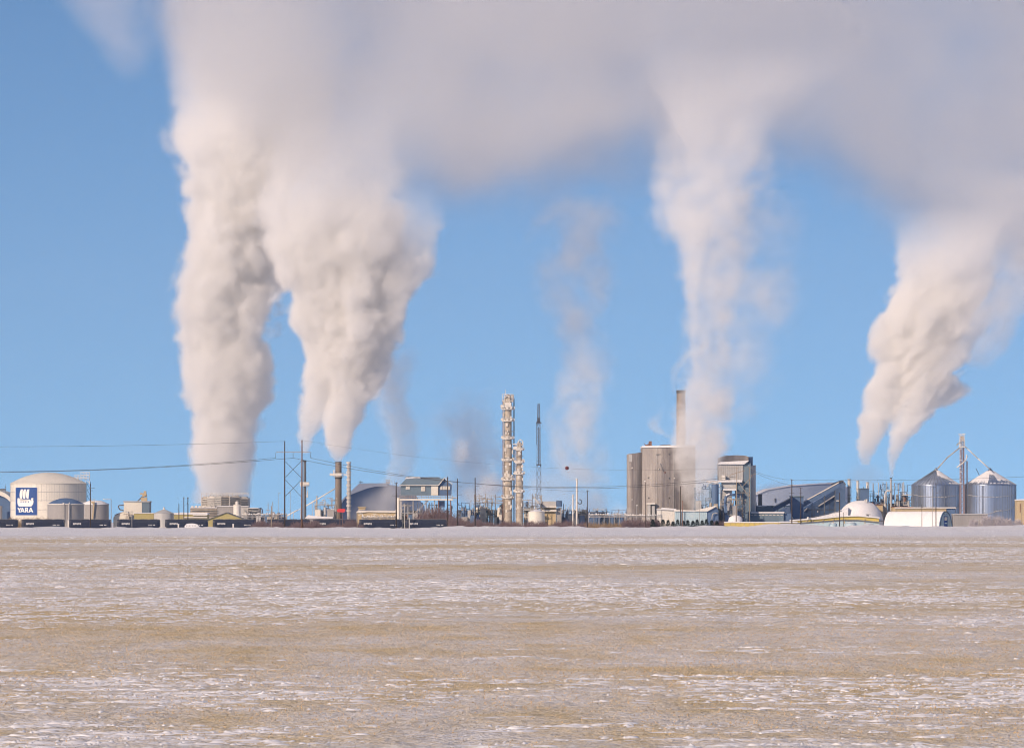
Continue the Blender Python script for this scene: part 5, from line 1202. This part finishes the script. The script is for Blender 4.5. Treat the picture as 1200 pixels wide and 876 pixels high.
NEAR = ('at the purple brush below the stained tower', 'second from the purple brush', 'third from the purple brush, left of the low white building', 'below the low white building', 'small one below the low white building', 'at the left corner of the pale blue shed',
        'below the dark tilted arm pole', 'right of the tilted arm pole', 'where the low steam jet rises', 'right of the low steam jet', 'below the middle of the pale blue shed', 'at the right corner of the pale blue shed', 'below the side wall of the pale blue shed', 'last one of the row, next to the yellow wall')
for k, (px, h_) in enumerate(EV):
    Y = 2262+(k*7) % 12; t = thing('spruce_shrub', 'dark young spruce ' + NEAR[k], 'spruce', px, Y, 'dark young spruces in a row'); rs = random.Random(70+k); u = Y/F
    g = G(Y); g.pbeam((px, 621), (px, 615-h_), .5, 6, .15); g.build('trunk', 'wood', t)
    V = []; Fc = []; H_ = (h_+5)*u
    for j in range(520):
        f = rs.random()**.8; z = GZ+.2+H_*f; r = (1-f)*4.6*u*(.5+.6*rs.random())+.1; a = rs.random()*2*pi; c = Vector((X(px, Y)+r*cos(a), Y+r*sin(a), z)); d = Vector((cos(a), sin(a), -.25))*rs.uniform(.4, .8); s = Vector((-sin(a), cos(a), rs.uniform(-.3, .3)))*rs.uniform(.15, .3); i = len(V)
        V += [tuple(c-s), tuple(c+s), tuple(c+d)]; Fc.append((i, i+1, i+2))
    g = G(Y); g.add(V, Fc); g.build('foliage', 'needle', t, recalc=False)
# ------------------------------------------------------------------ cold hazy air
g = G(); g.box(-15500, 15500, -400, 14500, -6, 620)
hm = bpy.data.materials.new('haze_air'); hm.use_nodes = True; t_ = hm.node_tree; t_.nodes.clear()
ho = t_.nodes.new('ShaderNodeOutputMaterial'); hv = t_.nodes.new('ShaderNodeVolumePrincipled')
hv.inputs['Density'].default_value = .000018; hv.inputs['Color'].default_value = (.62, .80, 1.0, 1); hv.inputs['Density Attribute'].default_value = ''
t_.links.new(hv.outputs[0], ho.inputs['Volume'])
ob = g.build('haze', hm); ob['kind'] = 'stuff'; ob.display_type = 'WIRE'
# ------------------------------------------------------------------ steam
def N(nt, typ, **kw):
    n = nt.nodes.new(typ)
    for k, v in kw.items(): setattr(n, k, v)
    return n
def steam_material(name, col=(0.97, 0.97, 0.97), aniso=0.0, k=1.0):
    m = bpy.data.materials.new(name); m.use_nodes = True
    t = m.node_tree; t.nodes.clear()
    o = t.nodes.new('ShaderNodeOutputMaterial'); p = t.nodes.new('ShaderNodeVolumePrincipled')
    a = t.nodes.new('ShaderNodeAttribute'); a.attribute_name = 'density'
    mul = t.nodes.new('ShaderNodeMath'); mul.operation = 'MULTIPLY'; mul.inputs[1].default_value = k
    p.inputs['Density Attribute'].default_value = ''
    p.inputs['Color'].default_value = (*col, 1); p.inputs['Anisotropy'].default_value = aniso
    t.links.new(a.outputs['Fac'], mul.inputs[0]); t.links.new(mul.outputs[0], p.inputs['Density'])
    t.links.new(p.outputs[0], o.inputs['Volume'])
    return m
def plume(name, Y, pts, dens, vox, mat, billow=1.1, size=0.45, soft=0.25, seed=0, depth=1.0, lean=0.0, fade=None, warp=0.5, detail=3.0, lobes=.45, patch=0.0):
    """pts: (row, centre column, half width) in photo pixels at distance Y, bottom to top; turned into metres."""
    P = [(Z(py, Y), X(cx, Y), r * Y / F) for py, cx, r in pts]
    z0, z1 = P[0][0], P[-1][0]; H = z1 - z0
    x0 = min(x - r * 1.6 for z, x, r in P); x1 = max(x + r * 1.6 for z, x, r in P)
    rm = max(r for z, x, r in P); cx0 = P[0][1]
    xs = max(abs(x - cx0) for z, x, r in P) + 1e-3
    g = bpy.data.node_groups.new(name + '_field', 'GeometryNodeTree')
    g.interface.new_socket('Geometry', in_out='OUTPUT', socket_type='NodeSocketGeometry')
    L = g.links.new
    out = N(g, 'NodeGroupOutput')
    def M(op, a, b=None, c=None, clamp=False):
        n = N(g, 'ShaderNodeMath', operation=op, use_clamp=clamp)
        for i, v in enumerate((a, b, c)):
            if v is None: continue
            if isinstance(v, (int, float)): n.inputs[i].default_value = v
            else: L(v, n.inputs[i])
        return n.outputs[0]
    def VM(op, a, b):
        n = N(g, 'ShaderNodeVectorMath', operation=op)
        for i, v in enumerate((a, b)):
            if isinstance(v, (tuple, list)): n.inputs[i].default_value = v
            elif isinstance(v, (int, float)):
                n.inputs['Scale'].default_value = v
            else: L(v, n.inputs[i])
        return n.outputs[0]
    pos = N(g, 'GeometryNodeInputPosition').outputs[0]
    pos_n = VM('ADD', pos, (seed * 173.1, seed * 91.7, seed * 57.3))
    wn = N(g, 'ShaderNodeTexNoise'); L(pos_n, wn.inputs['Vector']); wn.inputs['Scale'].default_value = 0.7 / (rm * size * 2); wn.inputs['Detail'].default_value = 2
    wv = VM('SCALE', VM('SUBTRACT', wn.outputs['Color'], (0.5, 0.5, 0.5)), warp * rm * 2)
    sep = N(g, 'ShaderNodeSeparateXYZ'); L(VM('ADD', pos, wv), sep.inputs[0])
    sep0 = N(g, 'ShaderNodeSeparateXYZ'); L(pos, sep0.inputs[0])
    zn = M('DIVIDE', M('SUBTRACT', sep0.outputs[2], z0), H, clamp=True)
    def curve(vals):
        n = N(g, 'ShaderNodeFloatCurve'); c = n.mapping.curves[0]
        ks = [((p[0] - z0) / H, v) for p, v in zip(P, vals)]
        c.points[0].location = ks[0]; c.points[1].location = ks[-1]
        for k in ks[1:-1]: c.points.new(*k)
        n.mapping.use_clip = False; n.mapping.update(); L(zn, n.inputs['Value'])
        return n.outputs[0]
    cx = M('ADD', M('MULTIPLY', M('SUBTRACT', curve([(p[1] - cx0) / xs * 0.5 + 0.5 for p in P]), 0.5), 2 * xs), cx0)
    r = M('MULTIPLY', curve([p[2] / rm for p in P]), rm)
    cyy = M('ADD', M('MULTIPLY', zn, lean * H), Y)
    # warp shrinks with the local radius, so that a narrow jet stays a jet
    rr = M('DIVIDE', r, rm)
    wx = M('MULTIPLY', M('SUBTRACT', sep.outputs[0], sep0.outputs[0]), rr)
    wy = M('MULTIPLY', M('SUBTRACT', sep.outputs[1], sep0.outputs[1]), rr)
    dx = M('DIVIDE', M('SUBTRACT', M('ADD', sep0.outputs[0], wx), cx), r)
    dy = M('DIVIDE', M('SUBTRACT', M('ADD', sep0.outputs[1], wy), cyy), M('MULTIPLY', r, depth))
    d = M('SQRT', M('ADD', M('MULTIPLY', dx, dx), M('MULTIPLY', dy, dy)))
    # billows grow with the plume: texture space is measured in local radii
    K = 25; sv = [0.0]; zk = [z0 + H*i/(K-1) for i in range(K)]
    def rad(z):
        for (a, _, ra), (b, _, rb) in zip(P[:-1], P[1:]):
            if z <= b: return ra + (rb-ra)*(z-a)/(b-a)
        return P[-1][2]
    for a, b in zip(zk[:-1], zk[1:]): sv.append(sv[-1] + (b-a)/(.5*(rad(a)+rad(b))))
    fs = N(g, 'ShaderNodeFloatCurve'); c = fs.mapping.curves[0]
    c.points[0].location = (0, 0); c.points[1].location = (1, 1)
    for i in range(1, K-1): c.points.new(i/(K-1), sv[i]/sv[-1])
    fs.mapping.use_clip = False; fs.mapping.update(); L(zn, fs.inputs['Value'])
    cb = N(g, 'ShaderNodeCombineXYZ')
    L(M('ADD', M('DIVIDE', M('SUBTRACT', sep0.outputs[0], cx), r), seed*17.31), cb.inputs[0])
    L(M('ADD', M('DIVIDE', M('SUBTRACT', sep0.outputs[1], cyy), r), seed*9.17), cb.inputs[1])
    L(M('MULTIPLY', fs.outputs[0], sv[-1]), cb.inputs[2]); pos_r = cb.outputs[0]
    vo = N(g, 'ShaderNodeTexVoronoi', feature='F1'); vo.inputs['Scale'].default_value = 1.0 / size
    vo.inputs['Detail'].default_value = detail; vo.inputs['Roughness'].default_value = 0.5; vo.inputs['Lacunarity'].default_value = 2.3
    vo.normalize = True
    n2 = N(g, 'ShaderNodeTexNoise'); L(pos_r, n2.inputs['Vector']); n2.inputs['Scale'].default_value = 1.6 / size; n2.inputs['Detail'].default_value = 3
    vv = VM('ADD', pos_r, VM('SCALE', VM('SUBTRACT', n2.outputs['Color'], (0.5, 0.5, 0.5)), size * 0.9))
    L(vv, vo.inputs['Vector'])
    n3 = N(g, 'ShaderNodeTexNoise'); L(pos_r, n3.inputs['Vector']); n3.inputs['Scale'].default_value = .75; n3.inputs['Detail'].default_value = 2
    b = M('ADD', M('MULTIPLY', M('SUBTRACT', 0.42, vo.outputs['Distance']), billow * 2), M('MULTIPLY', M('SUBTRACT', n3.outputs['Fac'], .5), lobes * 2))
    sh = M('SUBTRACT', M('ADD', 1.0, b), d)
    mr = N(g, 'ShaderNodeMapRange', interpolation_type='SMOOTHSTEP'); L(sh, mr.inputs['Value'])
    mr.inputs['From Min'].default_value = 0.0; mr.inputs['From Max'].default_value = soft
    dn = M('MULTIPLY', mr.outputs[0], dens)
    if patch:
        n4 = N(g, 'ShaderNodeTexNoise'); L(pos_r, n4.inputs['Vector']); n4.inputs['Scale'].default_value = 1.1; n4.inputs['Detail'].default_value = 4
        m4 = N(g, 'ShaderNodeMapRange', interpolation_type='SMOOTHSTEP'); L(n4.outputs['Fac'], m4.inputs['Value'])
        m4.inputs['From Min'].default_value = .40; m4.inputs['From Max'].default_value = .62; m4.inputs['To Min'].default_value = 1 - patch; m4.inputs['To Max'].default_value = 1 + patch*.6
        dn = M('MULTIPLY', dn, m4.outputs[0])
    if fade: dn = M('MULTIPLY', dn, curve(fade))
    vc = N(g, 'GeometryNodeVolumeCube')
    L(dn, vc.inputs['Density'])
    yr = rm * 1.6 * depth
    mn = (x0, Y - yr + min(0, lean * H), z0); mx = (x1, Y + yr + max(0, lean * H), z1)
    vc.inputs['Min'].default_value = mn; vc.inputs['Max'].default_value = mx
    for i, a in enumerate('XYZ'): vc.inputs['Resolution ' + a].default_value = max(8, int((mx[i] - mn[i]) / vox))
    sm = N(g, 'GeometryNodeSetMaterial'); sm.inputs['Material'].default_value = mat
    L(vc.outputs[0], sm.inputs['Geometry']); L(sm.outputs[0], out.inputs[0])
    me = bpy.data.volumes.new(name); me.materials.append(mat)
    o = bpy.data.objects.new(name, me); COL.objects.link(o)
    md = o.modifiers.new('steam', 'NODES'); md.node_group = g
    return o
def cloud_deck():
    """drifting cloud the plumes merge into: one wide slab, thinner and higher towards the right, ragged underneath"""
    Y = 2480.0; g = bpy.data.node_groups.new('cloud_field', 'GeometryNodeTree')
    g.interface.new_socket('Geometry', in_out='OUTPUT', socket_type='NodeSocketGeometry'); L = g.links.new; out = N(g, 'NodeGroupOutput')
    def M_(op, a, b=None, clamp=False):
        n = N(g, 'ShaderNodeMath', operation=op, use_clamp=clamp)
        for i, v in enumerate((a, b)):
            if v is None: continue
            if isinstance(v, (int, float)): n.inputs[i].default_value = v
            else: L(v, n.inputs[i])
        return n.outputs[0]
    def ss(v, a, b, lo=0.0, hi=1.0):
        n = N(g, 'ShaderNodeMapRange', interpolation_type='SMOOTHSTEP'); L(v, n.inputs['Value'])
        for k, q in (('From Min', a), ('From Max', b), ('To Min', lo), ('To Max', hi)): n.inputs[k].default_value = q
        return n.outputs[0]
    pos = N(g, 'GeometryNodeInputPosition').outputs[0]; sep = N(g, 'ShaderNodeSeparateXYZ'); L(pos, sep.inputs[0]); x, y, z = sep.outputs
    def noise(sc, det, off):
        n = N(g, 'ShaderNodeTexNoise'); va = N(g, 'ShaderNodeVectorMath', operation='ADD'); L(pos, va.inputs[0]); va.inputs[1].default_value = off
        L(va.outputs[0], n.inputs['Vector']); n.inputs['Scale'].default_value = sc; n.inputs['Detail'].default_value = det; return n.outputs['Fac']
    x0, x1 = X(150, Y), X(1420, Y); z0, z1 = Z(380, Y), Z(-150, Y)
    fc = N(g, 'ShaderNodeFloatCurve'); c = fc.mapping.curves[0]      # height of the ragged underside
    ks = [(150, 20), (200, 60), (260, 150), (330, 215), (430, 226), (520, 216), (600, 200), (690, 176), (780, 186), (860, 168), (950, 186), (1030, 225), (1100, 265), (1200, 300), (1420, 330)]
    pts = [((p-150)/1270., (Z(q, Y)-z0)/(z1-z0)) for p, q in ks]
    c.points[0].location = pts[0]; c.points[1].location = pts[-1]
    for k in pts[1:-1]: c.points.new(*k)
    fc.mapping.use_clip = False; fc.mapping.update(); L(M_('DIVIDE', M_('SUBTRACT', x, x0), x1-x0), fc.inputs['Value'])
    zb = M_('ADD', M_('MULTIPLY', fc.outputs[0], z1-z0), z0)
    n1 = noise(.012, 4, (11, 5, 3)); n2 = noise(.05, 4, (77, 5, 3))
    h = M_('ADD', M_('SUBTRACT', z, zb), M_('ADD', M_('MULTIPLY', M_('SUBTRACT', n1, .5), 75), M_('MULTIPLY', M_('SUBTRACT', n2, .5), 32)))
    n4 = noise(.022, 3, (5, 31, 60)); d = M_('MULTIPLY', ss(h, -6, 20), M_('MULTIPLY', ss(n1, .28, .6, .55, 1.25), ss(n4, .34, .60, .32, 1.5)))
    ay = M_('ABSOLUTE', M_('SUBTRACT', y, Y+40)); d = M_('MULTIPLY', d, ss(ay, 60, 150, 1, 0))
    # left edge of the cloud
    xe = M_('ADD', x, M_('ADD', M_('MULTIPLY', M_('SUBTRACT', n1, .5), 50), M_('MULTIPLY', M_('SUBTRACT', n2, .5), 24)))
    d = M_('MULTIPLY', d, ss(xe, X(178, Y), X(215, Y)))
    d = M_('MULTIPLY', d, ss(x, X(500, Y), X(1250, Y), .0125, .0085))
    vc = N(g, 'GeometryNodeVolumeCube'); L(d, vc.inputs['Density'])
    mn = (x0, Y-115, z0); mx = (x1, Y+195, z1); vox = 3.6
    vc.inputs['Min'].default_value = mn; vc.inputs['Max'].default_value = mx
    for i, a in enumerate('XYZ'): vc.inputs['Resolution ' + a].default_value = int((mx[i]-mn[i])/vox)
    mt = steam_material('cloud_steam', aniso=.4)
    sm = N(g, 'GeometryNodeSetMaterial'); sm.inputs['Material'].default_value = mt; L(vc.outputs[0], sm.inputs['Geometry']); L(sm.outputs[0], out.inputs[0])
    vo = bpy.data.volumes.new('steam_cloud'); vo.materials.append(mt); o = bpy.data.objects.new('steam_cloud', vo); COL.objects.link(o)
    md = o.modifiers.new('steam', 'NODES'); md.node_group = g; o['kind'] = 'stuff'
    return o
# ------------------------------------------------------------------ steam plumes
S1 = steam_material('dense_steam')
S2 = S1
def steam(lab, *a, **k):
    o = plume('steam_plume', *a, **k); tag(o, lab, 'steam plume'); return o
steam('broad pale steam plume rising from the cooling tower, leftmost of all', 2490, [(588, 263, 30), (570, 263, 31), (545, 263, 34), (500, 269, 38), (450, 272, 48), (400, 271, 48), (350, 273, 55), (300, 277, 55), (250, 280, 51), (200, 283, 66), (140, 290, 84), (80, 295, 96), (20, 305, 115), (-60, 325, 130)],
      .20, 1.1, S1, seed=1, billow=.6, size=.6, soft=.24, detail=3.4, fade=[.4, .5, .7] + [1]*6 + [.7, .3, .1, .03, 0])
steam('bright billowing steam plume from the slim dark stack beside the timber pylon', 2430, [(529, 358, 3.2), (518, 359, 7), (500, 363, 12), (470, 376, 20), (440, 386, 30), (400, 390, 40), (350, 390, 55), (300, 388, 66), (250, 386, 72), (210, 388, 76), (160, 396, 80), (100, 410, 80)],
      .24, 1.0, S1, seed=2, billow=.62, size=.62, soft=.22, detail=3.4, fade=[1, 1, 1, 1, 1, 1, 1]+[.9, .4, .13, .04, 0])
steam('bright steam plume from the thick grey brown smokestack', 2422, [(540, 396.6, 3.6), (530, 397, 10), (515, 399, 17), (500, 402, 20), (470, 411, 27), (440, 416, 32), (400, 420, 38), (350, 428, 48), (300, 440, 58), (250, 448, 60), (215, 450, 62)],
      .24, .9, S1, seed=3, billow=.62, size=.62, soft=.22, detail=3.4, fade=[1, 1, 1, 1, 1, 1, 1]+[.8, .4, .1, 0])
steam('soft lavender steam plume rising behind the left end of the raised house', 2480, [(604, 452, 20), (580, 460, 18), (550, 470, 17), (520, 471, 20), (500, 468, 21), (475, 459, 21), (440, 455, 30), (400, 462, 26)],
      .06, 1.3, S2, seed=4, billow=.8, size=.6, soft=.6, patch=.5, fade=[.3, .6, 1, 1, 1, 1, .7, 0])
steam('faint pinkish steam plume right of the lattice mast', 2462, [(596, 706, 10), (575, 697, 20), (550, 686, 28), (520, 678, 33), (470, 680, 34), (430, 682, 32), (390, 680, 30)],
      .05, 1.6, S2, seed=5, billow=.8, size=.7, soft=.9, patch=.85, fade=[.5, .9, 1, 1, 1, .6, 0])
steam('dusky mauve wisp high above the lattice mast', 2562, [(450, 694, 22), (420, 690, 32), (380, 684, 38), (340, 676, 48), (290, 672, 52), (250, 676, 44), (225, 680, 30)], .038, 1.9, S2, seed=26, billow=.9, size=.6, soft=.9, patch=.95, fade=[0, .8, 1, .9, .9, .6, 0])
steam('thin bluish steam puff between the raised house and the tallest column', 2620, [(590, 560, 24), (570, 560, 38), (540, 552, 40), (510, 545, 40), (480, 540, 36), (455, 545, 30)],
      .045, 1.6, S2, seed=6, billow=.9, size=.6, soft=.9, patch=.95, fade=[.9, 1, 1, .8, .5, .2])
steam('small pale steam puff left of the tallest distillation column', 2422, [(592, 566, 20), (575, 568, 24), (562, 572, 16), (550, 574, 9), (540, 575, 6)], .07, 1.2, S2, seed=7, billow=.9, size=.7, soft=.8, patch=.8, fade=[.5, .9, .9, .7, .4])
steam('small round steam puff above the poles beside the raised house', 2424, [(544, 538, 7), (534, 539, 12), (524, 541, 13), (514, 541, 8)], .09, 1.2, S2, seed=8, billow=.6, size=.8, soft=.9, fade=[.4, 1, 1, .4])
steam('low steam haze drifting behind the lattice mast and vent stacks', 2600, [(604, 668, 56), (585, 664, 60), (570, 660, 52), (555, 655, 40), (535, 650, 30)], .035, 2.2, S2, seed=18, billow=.8, size=.5, soft=1.0, patch=.8, fade=[1, 1, .8, .5, .1])
steam('tall lavender steam plume drifting up past the brown smokestack', 2391, [(606, 822, 9), (590, 820, 15), (570, 818, 22), (545, 818, 27), (520, 820, 31), (490, 824, 32), (450, 828, 29), (400, 828, 26), (350, 832, 30), (300, 836, 38), (250, 834, 52), (200, 842, 58), (150, 850, 64), (100, 860, 90), (50, 870, 120)],
      .085, 1.3, S1, seed=9, billow=.9, size=.5, soft=.45, detail=4, patch=.6, fade=[.6, 1.1, 1.3, 1.4, 1.3, 1.1, .9, .7, .6, .6, .6, .5, .3, .12, 0])
steam('narrow bright steam streak inside the tall lavender plume', 2386, [(456, 814, 3), (430, 814, 4), (400, 812, 5), (370, 812, 7), (330, 812, 11), (300, 814, 15), (260, 816, 24), (220, 820, 30)], .09, 1.0, S1, seed=10, billow=.7, size=.9, soft=.6, fade=[.3, 1, 1, 1, .8, .6, .3, .1])
steam('thin steam jet rising in front of the pale blue shed', 2338, [(607, 811, 2.2), (597, 813, 3.6), (580, 817, 5.5), (565, 820, 7), (545, 830, 12), (525, 838, 18), (505, 842, 20)], .11, .8, S1, seed=11, billow=.7, size=.8, soft=.6, fade=[.5, 1, 1, .9, .6, .4, .15])
steam('small curl of steam left of the brown smokestack', 2420, [(513.5, 792, 1.5), (510, 780, 5), (502, 768, 9), (494, 766, 9), (484, 772, 6), (472, 778, 4)], .08, .9, S1, seed=12, billow=.7, size=1.2, soft=.8, fade=[.7, 1, 1, .8, .4, .1])
steam('wisp of steam leaving the top of the brown smokestack', 2438, [(461, 790.5, 2.4), (450, 789, 4), (436, 791, 6), (424, 799, 8), (412, 810, 8)], .08, .9, S1, seed=13, billow=.7, size=1.0, soft=.8, fade=[.7, 1, 1, .8, .5])
steam('faint wide veil of steam right of the tall lavender plume', 2520, [(500, 862, 24), (460, 872, 34), (400, 878, 44), (340, 884, 50), (280, 888, 52), (220, 880, 50)], .028, 2.2, S2, seed=14, billow=.8, size=.6, soft=1.0, patch=.9, fade=[0, .7, 1, 1, .9, 0])
steam('left of the two bright steam plumes behind the snow dome', 2424, [(543, 1014, 5), (530, 1015, 9), (510, 1020, 14), (490, 1027, 18), (460, 1040, 24), (430, 1054, 31), (400, 1075, 42), (360, 1092, 45), (330, 1102, 48), (300, 1108, 54), (270, 1116, 60), (240, 1135, 80)],
      .24, .9, S1, seed=15, billow=.75, size=.65, soft=.22, detail=3.4, lobes=.7, fade=[.5, .8, 1, 1, 1, 1, 1]+[.9, .5, .25, .08, 0])
steam('bright steam plume from the tip of the slim smokestack with the cane shaped duct', 2420, [(560, 1044.2, 1.1), (550, 1045, 2.6), (535, 1046, 5.5), (515, 1052, 11), (495, 1062, 17), (475, 1074, 20), (450, 1084, 25), (425, 1096, 29), (390, 1116, 38), (350, 1140, 48), (310, 1150, 54)],
      .24, .8, S1, seed=16, billow=.75, size=.65, soft=.22, detail=3.4, lobes=.7, fade=[1, 1.2, 1, 1, 1, 1, 1]+[.7, .28, .06, 0])
steam('lobe of steam bulging right above the grain bins', 2424, [(476, 1098, 10), (467, 1110, 15), (456, 1118, 17), (446, 1112, 15), (434, 1098, 12)], .24, .9, S1, seed=17, billow=.8, size=.5, soft=.3, fade=[.6, 1, 1, .8, .3])
steam('lavender steam trailing right of the two bright plumes', 2500, [(430, 1146, 16), (410, 1152, 28), (380, 1160, 36), (340, 1172, 50), (300, 1185, 62), (250, 1200, 90), (200, 1210, 130)], .04, 1.8, S2, seed=19, billow=.8, size=.5, soft=.7, patch=.6, fade=[.4, 1, 1, 1, .9, .6, 0])
steam('faint lavender puff above the white vent stacks behind the snow dome', 2470, [(570, 1018, 20), (560, 1014, 26), (550, 1012, 22), (541, 1014, 12)], .022, 1.4, S2, seed=20, billow=.7, size=.6, soft=1.0, fade=[.3, 1, 1, .4])
steam('cream wisp of steam blowing right from the short dark stack', 2440, [(592, 884, 9), (584, 886, 9), (578, 893, 13), (572, 905, 20), (566, 914, 15)], .05, 1.1, S2, seed=22, billow=.7, size=.7, soft=.8, fade=[.8, 1, .9, .9, .4])
steam('low pinkish steam at the left foot of the stained tower', 2390, [(604, 728, 13), (598, 726, 14), (592, 724, 9), (586, 722, 5)], .05, 1.1, S2, seed=23, billow=.7, size=.7, soft=.9, fade=[1, 1, .7, .3])
steam('faint torn wisp of steam left of the overhead cloud', 2500, [(98, 150, 18), (70, 146, 34), (40, 136, 46), (0, 124, 60), (-40, 110, 75)], .016, 2.0, S1, seed=24, billow=.7, size=.7, soft=1.0, fade=[0, .7, 1, 1, 1])
steam('low lavender steam veil over the tan building and the slate storage hall', 2400, [(606, 440, 34), (590, 446, 30), (575, 455, 22), (560, 462, 14)], .032, 1.6, S2, seed=25, billow=.8, size=.5, soft=1.0, patch=.7, fade=[1, 1, .8, 0])
steam('broad thin veil of steam lying low over the middle of the plant', 2448, [(611, 590, 190), (598, 590, 185), (584, 590, 170), (570, 590, 130), (556, 590, 70)], .010, 2.6, S2, seed=27, billow=.8, size=.25, soft=1.0, patch=.8, depth=.22, lobes=.3, fade=[1, 1, .9, .6, 0])
# the merged cloud overhead
o = cloud_deck()
